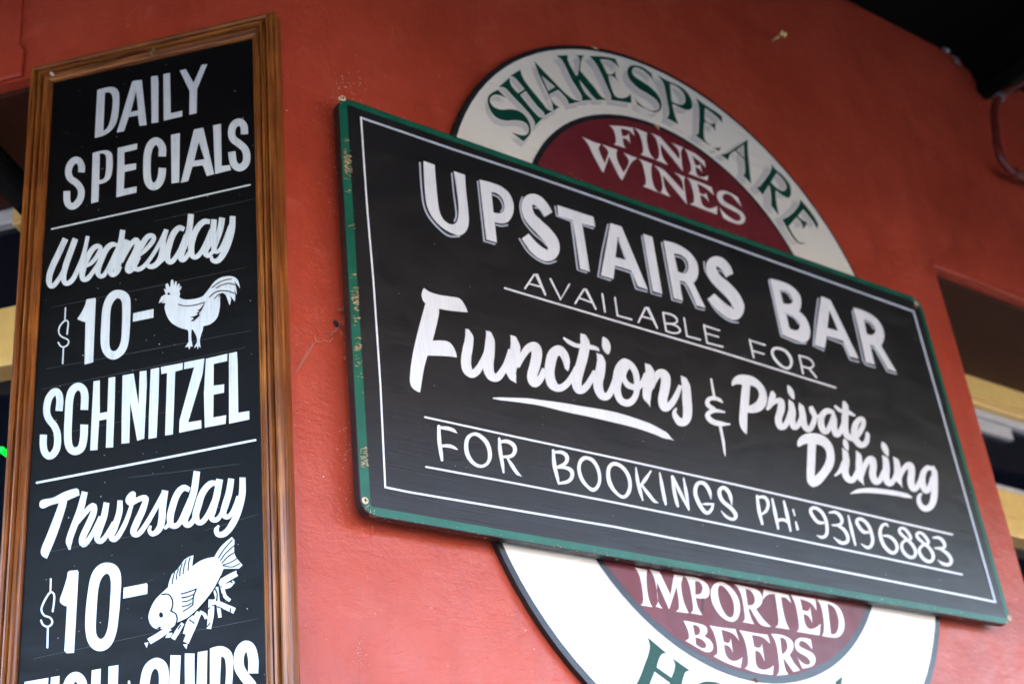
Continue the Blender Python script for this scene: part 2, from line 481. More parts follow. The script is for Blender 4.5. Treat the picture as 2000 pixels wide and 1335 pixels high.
T_SPECIALS = """
s 66 295,583 293,510 250,462 195,495 168,570 185,640 250,690 290,750 290,820 255,885 200,915 160,880 152,765
o 405,395 530,368~ 585,390~ 600,450~ 597,560~ 575,640~ 520,685~ 467,697 460,868 390,887 / 475,400 510,400~ 533,420~ 537,500~ 530,600~ 512,645~ 470,658
o 650,345 840,302 838,358 715,388 715,512 830,495 828,555 717,580 710,745 835,720 833,780 635,827
s 74 1084,428 1082,335 1030,279 975,310 942,400 935,520 940,640 962,700 1002,722 1050,690 1078,620 1086,540
o 1170,218 1257,200 1250,680 1175,693
o 1395,165 1485,147 1592,600 1520,620 1480,515 1380,528 1338,668 1265,686 / 1440,288 1497,455 1397,470
o 1580,125 1658,110 1665,520 1745,512 1755,560 1600,600
s 72 1888,212 1880,130 1838,93 1785,120 1762,190 1775,255 1830,300 1890,355 1910,430 1895,500 1838,538 1785,500 1763,382
"""
T_WED = """
s 58 240,330 175,470,60 105,620,60 78,730,58 98,793,48 140,770,46 200,680,40 250,560,26
s 56 338,330 300,430,58 240,600,58 222,710,50 240,765,48 300,740,48 360,630,45 415,490,42 458,305,38
s 40 430,610,20 500,560,40 565,470,44 580,415,42 530,410,50 460,500,58 410,630,60 408,720,52 450,722,48 510,650,40 570,550,26
s 50 745,395,34 700,385,50 645,425,56 590,530,60 555,640,58 570,692,45 610,690,42 660,610,38 725,460,28
s 52 800,245 775,380,55 720,520,60 680,630,55 692,680,48 740,662,42 780,600,30
s 56 843,342 800,460,60 745,600,58 728,668,40
s 44 790,560,26 860,410,46 925,342,50 942,360,54 930,440,58 870,560,58 845,620,54 858,650,44 900,620,42 965,510,28
s 44 950,510,20 1030,430,42 1095,350,46 1098,305,42 1045,310,52 980,400,60 915,520,60 905,600,54 945,630,46 1005,600,42 1070,520,38 1150,390,38 1222,240,34
s 46 1225,240 1198,340,50 1188,430,58 1165,530,60 1110,592,52 1055,600,46 1040,565,24
s 36 1150,575,30 1200,520,40 1250,440,30
s 50 1400,240,44 1350,225,54 1290,290,60 1245,420,62 1232,510,60 1258,558,50 1310,520,46 1370,410,40 1410,290,28
s 58 1465,90 1450,230,60 1410,370,62 1372,480,60 1372,535,50 1420,510,45 1465,430,34
s 50 1650,165,46 1590,165,56 1520,240,60 1475,360,62 1468,460,60 1495,510,48 1550,480,46 1610,370,38 1660,240,30
s 56 1690,142 1678,260,58 1640,380,60 1605,455,56 1625,495,46 1670,465,38 1710,390,24
s 58 1770,125 1752,230,60 1712,350,60 1690,430,54 1715,458,42 1755,430,38 1800,330,34 1845,200,28
s 56 1872,110 1865,230,62 1830,370,62 1780,480,60 1725,545,54 1675,540,42 1665,500,26
"""
T_DOL1 = """
% white dollar sign beside the rooster
sr 13 190,405 187,460 183,528
sr 14 205,660 212,600,16 215,545,14 195,527 155,555 125,610 132,665 170,695,16 212,715 220,745 195,778 150,783 118,742
sr 14 170,790 162,948
% white figures 10- beside the rooster
o 395,322 480,307 485,325 460,935 375,957 385,545 345,532~ 303,515 345,450~ 380,380~
o 690,230~ 760,240~ 810,285~ 825,360~ 823,500~ 815,650~ 798,770~ 755,855~ 670,908~ 600,890~ 550,825~ 533,740~ 538,560~ 550,420~ 580,320~ 630,255~ / 690,312~ 722,318~ 740,350~ 744,450~ 740,600~ 730,730~ 700,803~ 660,828~ 630,808~ 618,750~ 622,600~ 628,450~ 645,370~
o 850,458 1050,415 1048,500 848,540
"""
T_ROOSTER = """
o 1100,360 1125,300~ 1150,280 1168,272 1150,217 1172,228 1168,180~ 1185,165~ 1205,205 1216,190 1222,135~ 1238,130~ 1248,190 1262,147 1275,150~ 1272,200 1292,168 1306,176~ 1295,215 1316,190 1320,212~ 1300,238 1308,270~ 1300,300 1345,322~ 1420,322~ 1500,305~ 1535,288 1590,220~ 1640,155~ 1700,112~ 1760,97~ 1820,98~ 1870,130~ 1893,215 1868,178~ 1838,148 1855,205~ 1862,278 1832,222 1848,280~ 1842,345 1800,285 1805,330~ 1792,380 1770,320~ 1745,268~ 1712,265~ 1700,300~ 1697,400~ 1670,500~ 1610,560~ 1535,582 1530,620~ 1515,660 1500,720 1508,800 1492,775 1480,812 1472,778 1443,798 1475,735 1470,690~ 1435,617 1420,618 1418,700~ 1432,780 1412,780 1398,812 1388,782 1358,790 1392,735 1390,640 1380,618 1300,595~ 1220,545~ 1175,470~ 1158,400~ 1168,358 1128,357 1165,328
"""
T_ROOSTER_LINES = """
sr 9 1290,370 1350,385 1440,380 1550,350
sr 9 1620,205 1680,162 1740,135 1810,122
sr 9 1660,212 1720,180 1790,165 1840,180
sr 9 1595,300 1640,260,11 1700,238 1770,240 1835,262
sr 9 1645,315 1680,278 1725,262
sr 7 1690,300 1705,268
o 1552,350 1500,420 1475,422 1498,438 1468,455 1483,468 1440,488 1402,497 1445,505 1410,535 1440,535 1500,480 1492,455 1520,425
o 1198,255~ 1212,267~ 1198,280~ 1184,267~
o 1128,352 1165,330 1140,345
"""
T_SCHNITZEL = """
s 63 206,555 212,440 180,383 125,425 100,500 98,580 125,640 165,690 190,760 190,860 165,925 120,955 82,925 66,860 68,765
s 68 430,545 434,420 418,362 375,338 325,372 300,450 290,600 284,750 290,850 312,895 350,912 400,885 424,800 430,675
o 512,292 568,283 568,575 635,562 645,262 705,252 700,500 686,878 622,880 630,627 562,640 547,900 482,905 498,560
o 770,240 868,222 912,500 922,205 982,196 985,330 962,800 900,818 838,480 830,838 760,845 762,600
o 1020,185 1095,170 1090,420 1072,790 1000,803 1004,600
o 1110,165 1305,128 1302,188 1238,205 1217,762 1147,772 1165,218 1115,228
o 1318,125 1497,88 1480,230 1352,655 1468,637 1470,708 1272,748 1275,640 1405,168 1315,185
o 1510,92 1700,47 1698,112 1580,138 1578,330 1672,318 1670,392 1578,410 1575,612 1690,592 1685,668 1500,703 1492,400
o 1715,45 1785,30 1792,140 1797,570 1895,555 1895,630 1715,668
"""
T_THU = """
o 33,490~ 45,440~ 150,415~ 250,365~ 360,332~ 380,345 388,392 278,440 260,520~ 180,760~ 98,955 52,925~ 45,880~ 100,740~ 170,560~ 205,462 130,482~ 60,510~
s 58 435,362,54 395,520,62 330,690,60 295,800,58 300,875,20
s 50 375,640,24 440,545,46 508,482,46 520,510,52 505,570,58 460,670,60 412,780,58 420,830,48 470,785,45 525,690,38 570,580,26
s 58 628,458,52 605,580,58 560,710,58 545,785,50 578,800,46 632,740,40 690,630,28
s 50 748,438,46 742,540,55 695,690,58 668,765,50 700,785,46 765,700,44 815,590,40 850,480,34
o 855,358~ 885,370~ 885,408 900,420 860,480 820,480~ 795,440~ 815,390~
s 50 850,470,36 910,430,46 972,415,50 975,440,52 945,530,60 890,650,62 866,725,56 900,742,46 960,680,45 1045,540,42 1110,420,40 1145,355,40
s 60 1148,350,58 1125,500,62 1118,610,62 1095,690,58 1040,735,44 1008,708,34 1020,662,20
s 40 1140,690,30 1190,640,40 1215,560,28
s 50 1365,345,44 1310,328,56 1255,385,60 1212,500,62 1192,600,60 1210,662,52 1265,650,46 1320,540,40 1365,420,28
s 58 1430,180 1405,350,62 1355,520,62 1322,615,58 1345,658,48 1395,620,44 1440,520,34
s 50 1605,285,44 1550,292,56 1482,370,60 1440,490,62 1420,580,60 1450,636,48 1505,600,46 1560,490,38 1600,380,26
s 60 1632,250 1605,400,62 1570,530,60 1560,595,52 1600,612,44 1645,560,36 1670,480,24
s 56 1735,245,54 1715,370,60 1682,480,60 1665,555,54 1695,588,42 1745,540,36 1795,400,26
s 60 1835,235,54 1832,380,60 1800,520,62 1750,640,60 1685,725,56 1625,742,50 1602,705,45 1625,660,20
"""
T_DOL2 = """
sr 16 178,408 175,522
sr 17 195,695 208,600 205,540 178,525 140,570 105,640 95,685 120,730 170,750 192,785 175,820 140,830 105,808 92,775
sr 17 152,832 148,1015
% white figures 10- beside the fish
o 328,350 345,335 415,330 425,345 385,1062 320,1066 298,1045 322,650 290,640~ 258,605~ 290,500~ 320,400~
o 680,262~ 760,290~ 800,370~ 797,550~ 780,750~ 755,900~ 700,1010~ 610,1048~ 530,1005~ 490,900~ 485,740~ 505,540~ 540,370~ 600,288~ / 675,360~ 700,380~ 712,450~ 705,600~ 690,800~ 665,900~ 625,940~ 590,915~ 578,850~ 585,680~ 600,500~ 630,400~
o 825,485 1030,445 1038,460 1035,540 820,582
"""
T_FISH = """
o 1630,212 1690,120~ 1785,35 1810,65 1805,130 1815,200~ 1860,260 1880,285 1850,315 1712,318 1700,345~ 1670,430~ 1600,540~ 1500,660~ 1400,750~ 1290,805 1250,840~ 1200,850 1150,850 1125,856 1070,820~ 1045,750~ 1060,680~ 1100,600~ 1150,545 1220,480 1230,430~ 1255,365 1300,325 1330,285 1365,235 1410,208 1445,198 1432,298 1520,240~
s 56 1235,840,50 1145,905 1050,962
o 1008,975 1045,970 1030,1020
s 58 1495,700,50 1440,820,62 1378,972,52
o 1352,988 1392,982 1382,1030
s 42 1350,800,30 1300,880 1262,940
o 1195,930 1215,885 1262,885 1240,925
s 52 1605,590 1600,720 1582,850,40
s 50 1620,600,40 1720,650 1810,690,54
s 54 1670,450,60 1760,395 1835,355,50
s 34 1700,480 1725,560 1770,600,30
s 40 1440,730 1400,800 1365,895,30
s 36 1640,480,50 1660,600 1680,750,30
s 30 1500,700 1540,720 1560,760
s 44 1700,480 1760,465 1805,430,26
"""
T_FISH_LINES = """
sr 9 1278,348 1262,400 1255,450
sr 9 1312,318 1298,360 1292,412
sr 9 1345,275 1328,320 1322,380
sr 9 1380,235 1360,300 1352,362
sr 9 1415,215 1400,270 1396,330
sr 9 1790,60 1720,140 1665,222
sr 9 1805,112 1730,180 1682,245
sr 9 1812,170 1750,210 1696,268
sr 9 1832,225 1770,262 1705,285
sr 9 1858,268 1790,300 1708,290
sr 12 1165,545 1220,543 1255,590 1258,650 1243,690
sr 12 1243,690 1285,715 1300,765 1288,808
sr 12 1288,806 1400,750 1500,660 1600,540 1650,460 1690,380
o 1155,700~ 1175,728~ 1155,752~ 1138,728~
sr 10 1332,540 1400,522 1470,495
sr 10 1340,575 1400,562 1440,545
sr 10 1342,610 1400,600 1435,578
sr 10 1344,652 1395,640 1425,622
sr 10 1352,694 1400,665 1440,635
sr 11 1470,495 1445,560 1438,635
sr 9 1120,850 1150,835 1140,850
sr 12 1640,500 1655,540 1650,600
sr 10 1700,540 1705,610
sr 10 1610,640 1660,655 1700,670
sr 10 1560,690 1590,660
sr 12 1330,820 1310,850
sr 12 1410,770 1450,800
sr 9 1235,870 1270,890
sr 12 1830,350 1850,380
sr 10 1775,670 1770,700
sr 10 1565,830 1590,800
sr 12 1790,440 1770,430
"""
T_QUIDS = """
o 72,522 258,490 255,550 150,570 140,750 230,735 228,800 135,815 120,1060 50,1070 65,760
o 278,485 345,475 335,800 325,1030 250,1040 262,800
s 74 525,620 520,525 475,480 425,515 405,600 430,690 480,750 500,850 470,940 400,960 370,880
o 597,432 668,418 660,700 720,690 728,402 805,390 790,960 715,970 720,770 655,780 645,985 575,995 585,700
sr 18 888,520 900,640
% brushed white word QUIDS cut by the photo edge
o 1090,335~ 1160,355~ 1195,420~ 1195,560~ 1180,760~ 1100,860~ 1000,820~ 965,700~ 975,520~ 1010,395~ / 1090,418~ 1115,440~ 1122,520~ 1110,680~ 1080,770~ 1050,740~ 1045,600~ 1060,470~
s 50 1110,780 1180,880
s 80 1252,314 1245,700 1290,790,70 1350,750,75 1362,300,76
o 1425,290 1500,277 1495,560 1480,850 1405,865 1415,560
o 1520,262 1610,243~ 1680,280~ 1700,350~ 1695,520~ 1670,700~ 1600,800~ 1505,830 1520,550 / 1608,322 1636,340~ 1645,450~ 1630,620~ 1590,720
s 80 1858,455 1855,320 1812,240 1755,290 1748,400 1790,480 1850,560 1865,680 1820,760 1760,700
"""
# ---- corner sign
T_UPST = """
@ 780 290 5
o 235,120 345,160 355,300~ 382,560~ 410,660~ 460,720~ 520,742~ 560,715~ 578,640~ 575,530~ 552,350~ 530,220 640,258 652,420~ 672,600~ 678,720~ 655,800~ 600,845~ 540,838~ 430,780~ 330,680~ 270,560~ 248,400~
o 782,303 900,335~ 1000,375~ 1080,450~ 1117,560~ 1105,650~ 1060,715~ 1000,732~ 932,718 940,800~ 952,918 850,888 815,600~ / 898,425 955,440~ 1005,490~ 1025,560~ 1015,610~ 985,632~ 920,625
s 100 1455,645,92 1410,570,95 1340,505,104 1275,500,105 1245,560,108 1270,660,108 1340,740,118 1430,830,125 1490,910,125 1508,985,115 1475,1040,108 1420,1040,112 1330,980,105 1270,910,92 1230,855,82
o 1542,552 1895,668 1912,765 1785,735 1820,950~ 1860,1203 1765,1173 1725,900~ 1690,700 1550,655
@ 1080 370 5
o 560,328 670,362 928,978 830,945 762,790 607,742 590,873 468,838 515,580~ / 635,455 715,688 610,660
o 880,433 970,463 1020,740~ 1068,1020 975,990 925,700~
o 1080,498 1200,530~ 1320,600~ 1400,700~ 1420,800~ 1405,870~ 1372,912 1490,1155 1400,1130 1300,915~ 1238,890 1250,980~ 1270,1085 1180,1060 1125,760~ / 1182,625 1250,640~ 1305,690~ 1322,760~ 1300,812~ 1260,815~ 1220,800
s 95 1722,838,84 1690,765,90 1620,705,98 1562,712,100 1545,770,100 1590,870,108 1680,950,115 1760,1040,118 1812,1130,110 1812,1190,96 1775,1225,98 1720,1200,106 1640,1140,100 1580,1080,90 1545,1040,80
"""
T_BAR = """
o 520,320 640,350~ 740,400~ 810,480~ 825,570~ 805,640 870,705~ 910,810~ 905,895~ 865,938~ 800,930~ 640,865 580,600~ / 615,430 690,450~ 735,510~ 735,555~ 700,568~ 650,560 / 675,655 750,690~ 803,755~ 805,805~ 770,825~ 710,802
o 1020,492 1110,528 1388,1102 1300,1080 1230,925 1075,880 1055,1000 955,965 985,720~ / 1100,630 1185,830 1080,800
o 1330,603 1450,640~ 1560,710~ 1620,800~ 1635,895~ 1605,975 1755,1230 1670,1200 1540,985~ 1495,965 1545,1160 1455,1135 1395,860~ / 1435,720 1500,745~ 1543,800~ 1545,845~ 1510,870~ 1465,855
"""
T_SHADES = """
@ 780 290 5
sr 16 200,140 208,280 220,430 240,560 290,670 400,795 490,855 585,858
sr 15 512,245 530,430 550,580 555,660 538,708
lr 15 765,322 790,560 828,905 932,933
sr 14 945,745 1000,757 1055,748
sr 14 905,448 970,480 1005,540 1010,590 990,615
sr 14 1200,475 1178,560 1210,700 1310,830 1400,905 1438,945
sr 13 1320,578 1365,588 1412,655
sr 14 1172,880 1250,1000 1350,1085 1450,1122 1530,1100
lr 14 1520,565 1535,655 1680,710 1740,1185 1828,1212
lr 13 1797,750 1893,782
@ 1080 370 5
lr 15 537,342 480,600 440,850 560,885
lr 14 610,764 760,812 810,968 920,998
sr 12 642,492 710,680
lr 14 867,455 962,1015 1055,1038
lr 14 1062,520 1165,1080 1255,1100
lr 13 1245,908 1290,928 1400,1158 1478,1175
sr 13 1195,650 1260,670 1300,730 1300,780 1280,805
sr 14 1475,705 1490,800 1590,940 1700,1050 1745,1100 1750,1145
sr 12 1605,790 1650,800 1698,855
sr 15 1515,1070 1600,1190 1720,1280 1808,1300
@ 1400 480 5
lr 15 508,335 630,882 780,945 872,952
sr 12 660,655 740,680
sr 12 625,440 690,462 728,520
sr 12 685,668 755,702 795,760
lr 15 990,515 962,720 942,975 1045,1020
lr 14 1085,902 1232,955 1300,1110 1385,1132
lr 14 1322,635 1430,1125 1460,1160 1547,1185
lr 14 1500,985 1545,1005 1665,1225 1752,1248
sr 12 1442,735 1500,760 1530,810
"""
T_AVAILABLE = """
@ 1000 520 5
lr 18 128,215 218,78 240,80 325,275
lr 15 165,168 290,202
lr 17 375,122 475,322 560,175
lr 18 618,360 705,220 722,225 818,415
lr 15 655,308 778,352
sr 18 882,270 908,443
lr 17 1005,305 1030,480 1168,518
lr 18 1235,545 1305,402 1325,405 1418,600
lr 15 1268,488 1385,520
sr 17 1475,450 1505,628
sr 17 1475,452 1560,472 1608,510 1608,545 1560,560 1490,555
sr 17 1560,562 1620,590 1642,630 1610,650 1560,648 1505,630
lr 17 1680,505 1708,680 1838,715
@ 1360 620 5
lr 18 75,72 105,245 258,285
sr 16 78,78 225,125
sr 15 92,152 215,188
% thin white word FOR
lr 18 520,215 560,388
sr 16 525,222 670,268
sr 15 548,322 660,355
o 790,285~ 870,310~ 930,380~ 942,450~ 905,505~ 845,492~ 770,430~ 728,350~ 742,298~ / 800,312~ 860,335~ 905,395~ 915,450~ 890,480~ 850,470~ 790,412~ 755,348~ 768,315~
lr 18 1005,368 1042,545
sr 17 1007,372 1090,395 1135,435 1140,475 1100,492 1032,472
lr 18 1098,490 1172,583
"""
T_FUNC = """
@ 780 540 5
o 240,110 300,150~ 400,180~ 500,195~ 590,215~ 640,280~ 667,348 500,332~ 385,312 388,350~ 362,480~ 325,625 440,625~ 500,650~ 545,720~ 562,788 450,775~ 275,770 240,900~ 215,1050~ 202,1130 150,1105~ 112,1060~ 103,980~ 130,760~ 190,500~ 255,262 225,220~ 218,165~
s 80 645,510,6 664,532,48 682,600,84 668,700,98 652,800,98 660,895,96 702,948,78 748,930,76 800,855,64 850,740,50
s 80 845,528,6 872,560,60 885,640,95 876,760,108 868,880,105 892,960,90 945,987,78 1000,935,72 1050,840,60 1085,710,44
s 80 1083,570,6 1115,610,64 1132,700,100 1115,820,110 1092,920,100 1105,975,76 1140,1038,8
s 80 1150,880,50 1210,760,66 1272,690,80 1325,690,98 1342,760,105 1320,880,105 1297,970,100 1318,1038,82 1368,1010,70 1420,900,54
@ 960 640 5
s 80 748,422,6 737,385,50 730,320,70 700,250,82 650,218,98 600,260,104 575,350,102 567,450,96 592,545,94 650,588,72 720,560,66 785,480,60 830,380,44
s 80 867,55,6 895,90,68 913,160,95 888,300,100 852,430,100 832,530,98 852,600,84 902,595,70 962,520,62 1010,420,44
s 40 702,95,18 760,140,40 830,172,40 900,178,45 980,190,45 1030,205,34 1054,230,4
s 80 1025,245,6 1060,290,64 1070,350,90 1056,450,100 1040,555,95 1070,650,80 1120,672,70 1170,610,62 1205,490,44
o 1085,85 1130,108~ 1162,170~ 1160,222~ 1143,260 1105,235~ 1080,180~
o 1300,298~ 1380,340~ 1435,430~ 1450,540~ 1440,650~ 1390,740~ 1320,768~ 1240,730~ 1195,640~ 1182,520~ 1200,400~ 1245,325~ / 1350,395 1380,450~ 1392,550 1345,530~ 1315,480~ 1325,430~ / 1278,520 1315,580~ 1390,608 1380,650~ 1345,692~ 1300,695~ 1270,650~ 1264,580~
s 55 1380,585,50 1435,575,60 1480,520,50 1505,440,34
s 80 1498,345,6 1530,385,65 1548,450,95 1530,560,100 1518,660,84 1550,768,6
s 80 1565,590,40 1605,480,66 1660,440,82 1700,490,95 1692,600,95 1672,700,92 1692,778,78 1742,755,68 1795,680,58 1845,560,40
s 80 1848,466,6 1880,510,60 1900,580,84 1908,700,90 1915,820,90 1898,900,84 1850,920,78 1800,870,58 1785,825,42 1806,780,18
% white brush underline below Functions
s 60 15,685,12 100,692,30 400,718,52 800,792,84 1200,872,100 1500,960,86 1680,1040,66 1780,1098,4
"""
T_AMP = """
sr 20 145,600 162,700,24 175,770,26
sr 30 253,825,18 225,802,34 170,785,42 118,800,42 110,845,42 170,893,44
sr 30 272,922,20 200,908,34 140,918,44 110,955,50 150,1008,52 230,1034,50 325,1040,16
sr 20 232,1052,28 262,1200,28 275,1300,22 283,1348,8
"""
T_PRIV = """
@ 1360 620 5
o 347,668 348,620~ 390,570~ 455,556~ 560,580~ 650,660~ 690,760~ 680,850~ 630,908~ 560,930~ 500,925 497,1040~ 493,1140 445,1090~ 420,1020~ 428,850~ 448,655 400,648~ / 527,660 590,690~ 612,750~ 592,810~ 550,845~ 513,858
s 50 738,718,30 745,760,62 735,800,64 715,860,52 690,900,26
s 50 735,850,30 785,812,50 825,820,66 826,900,74 802,990,70 822,1062,64 862,1056,58 900,980,50 925,870,36
o 890,655 930,685~ 956,740~ 958,800 925,778~ 893,725~
s 60 903,800,12 926,850,58 938,930,68 936,1010,65 960,1065,60 1000,1040,50 1035,930,36
s 60 1005,832,12 1025,880,58 1040,960,65 1055,1050,62 1100,1090,55 1142,1030,54 1155,960,48 1130,905,54 1118,865,40
s 35 1150,965,38 1190,962,32 1230,945,36
s 60 1325,920,46 1270,912,58 1222,970,64 1222,1055,64 1262,1112,56 1302,1060,48 1332,960,34
s 60 1336,905,20 1342,1000,62 1348,1090,62 1378,1140,56 1420,1075,46 1445,990,34
s 60 1437,815,26 1456,870,60 1452,980,68 1452,1080,66 1472,1148,62 1520,1178,54 1555,1180,48
s 30 1350,858,24 1400,902,36 1480,922,42 1550,958,22
s 50 1530,1185,44 1580,1140,54 1625,1060,50 1630,1000,44 1590,995,56 1548,1070,66 1550,1170,66 1600,1238,62 1652,1225,56 1672,1150,44 1662,1115,24
% white script word Dining
@ 1500 780 5
o 285,450 295,390~ 350,340~ 430,325~ 540,350~ 620,430~ 650,540~ 640,640~ 580,740~ 500,830~ 437,853 390,812~ 378,740~ 382,600~ 388,427 340,440~ 305,462 / 470,435 530,455~ 568,510~ 565,590~ 520,680~ 455,748
sr 30 658,738,22 700,698,40 735,610,36
s 60 725,472,10 755,530,60 762,620,70 752,700,70 778,768,65 828,782,58 872,700,46
o 738,380 772,400~ 788,450~ 785,503 750,472~ 732,430~
s 60 860,498,10 885,550,55 890,640,70 895,740,70 940,838,6
s 60 915,760,34 958,620,54 1008,580,66 1028,640,70 1022,730,70 1052,800,64 1092,785,54 1130,690,38
s 60 1115,543,12 1148,590,60 1155,680,70 1155,770,68 1188,815,62 1232,775,50 1260,680,38
o 1112,408 1150,432~ 1178,490~ 1175,557 1135,520~ 1105,460~
s 60 1223,558,10 1253,600,55 1265,680,68 1272,760,65 1314,858,6
s 60 1290,760,34 1330,670,52 1383,640,66 1402,700,70 1396,800,70 1422,868,62 1465,840,54 1500,740,38
s 60 1605,672,40 1552,668,52 1512,730,60 1512,820,60 1545,888,56 1583,840,48 1600,750,32
s 60 1612,645,20 1626,720,60 1626,850,68 1620,960,68 1588,1040,64 1530,1062,58 1480,1012,48 1475,945,40 1502,912,18
% short white brush underline below Dining
s 40 805,917,10 880,892,40 1000,885,50 1200,906,48 1350,935,44 1405,955,16
"""
T_BOOK = """
@ 800 790 5
sr 36 285,210,32 290,350,38 305,460,36 316,538,26
s 30 290,222,26 370,230,36 425,248,34 467,280,4
s 30 300,400,24 390,402,34 435,418,28 472,440,4
o 635,268~ 700,290~ 770,360~ 802,460~ 795,540~ 750,598~ 680,614~ 600,570~ 545,490~ 533,390~ 560,305~ / 630,300~ 690,330~ 745,400~ 765,490~ 750,560~ 700,585~ 640,560~ 590,490~ 572,400~ 588,330~
sr 36 875,330,24 885,450,38 905,570,34 918,658,20
s 34 880,360,30 955,358,36 1015,395,40 1028,450,38 995,498,34 910,508,24
s 30 952,515,18 1005,600,36 1050,665,32 1096,700,4
% white word BOOKINGS
sr 36 1402,445,26 1415,590,38 1440,700,32 1455,762,20
s 34 1408,462,26 1490,465,34 1535,505,38 1525,565,34 1440,612,26
s 34 1440,612,20 1520,612,32 1580,645,38 1585,705,36 1545,748,34 1452,768,22
@ 1060 860 5
o 430,150~ 500,180~ 555,270~ 572,370~ 550,455~ 495,498~ 430,460~ 365,380~ 337,280~ 350,200~ 385,158~ / 430,184~ 490,220~ 530,300~ 541,380~ 522,440~ 490,462~ 440,430~ 390,350~ 371,270~ 385,210~
o 700,205~ 780,240~ 845,320~ 870,430~ 850,520~ 790,565~ 710,520~ 640,430~ 620,330~ 640,240~ / 705,242~ 770,275~ 820,350~ 836,440~ 815,510~ 785,535~ 730,500~ 680,420~ 657,330~ 670,262~
sr 34 910,265,16 925,380,34 950,490,34 977,580,14
sr 34 1055,298,18 1000,380,36 945,455,22
s 30 965,430,22 1040,530,34 1090,590,28 1132,608,4
sr 30 1143,315,16 1165,440,34 1188,560,34 1202,620,22
sr 30 1265,350,26 1282,480,34 1308,600,34 1320,640,22
lr 30 1270,352,24 1345,510,34 1428,675,16
sr 24 1376,368,16 1400,500,34 1428,672,16
s 34 1645,572,8 1630,500,34 1592,432,38 1548,408,36 1505,430,38 1490,510,38 1520,600,38 1570,680,36 1610,705,34 1648,670,30 1662,628,22
s 26 1545,618,6 1600,618,24 1674,618,18
s 34 1848,628,10 1832,540,36 1800,480,36 1755,458,36 1724,500,38 1755,585,36 1840,660,36 1885,725,38 1868,765,30 1800,745,26 1740,682,8
@ 1440 930 4.348
% white letters PH
sr 28 168,165,22 185,290,30 212,400,22
s 26 172,175,22 235,178,28 262,230,28 245,290,26 200,325,14
sr 26 297,190,18 322,310,30 348,442,18
sr 26 396,210,18 422,320,30 453,460,18
s 24 325,388,20 360,368,26 400,368,26 432,390,18
sr 20 474,282,16 488,330,12
sr 22 497,385,14 512,445,24
% white phone number 93196883
s 26 738,392,20 690,388,28 645,340,28 622,285,28 650,264,28 705,290,28 745,350,28 762,430,28 755,495,28 720,515,26 675,498,8
sr 26 783,305,16 835,303,26 878,340,30 888,390,26 860,410,24 808,412,14
s 26 850,412,20 905,450,28 938,510,28 930,555,28 880,560,28 818,515,8
sr 26 943,332,14 970,450,28 1003,580,16
s 26 1118,472,20 1075,470,28 1028,415,28 1016,370,28 1055,362,28 1110,410,28 1142,490,28 1148,560,28 1115,602,28 1050,570,8
s 26 1282,425,12 1262,402,24 1225,425,28 1213,490,30 1250,590,30 1320,648,28 1355,620,28 1345,560,28 1295,510,26 1235,500,14
s 26 1440,530,22 1385,480,26 1378,445,24 1415,440,24 1460,490,26 1470,530,26 1420,545,24 1395,590,26 1430,660,28 1490,685,28 1515,640,28 1480,570,26 1435,530,22
s 26 1590,570,22 1535,520,26 1525,485,24 1560,478,24 1608,525,26 1620,568,26 1570,585,24 1545,630,26 1580,695,28 1640,720,28 1665,675,28 1630,605,26 1585,570,22
sr 26 1665,518,16 1715,520,26 1755,560,28 1758,600,24 1720,608,22 1680,606,14
s 26 1720,610,20 1785,655,28 1818,710,28 1800,745,28 1750,740,26 1702,708,6
"""
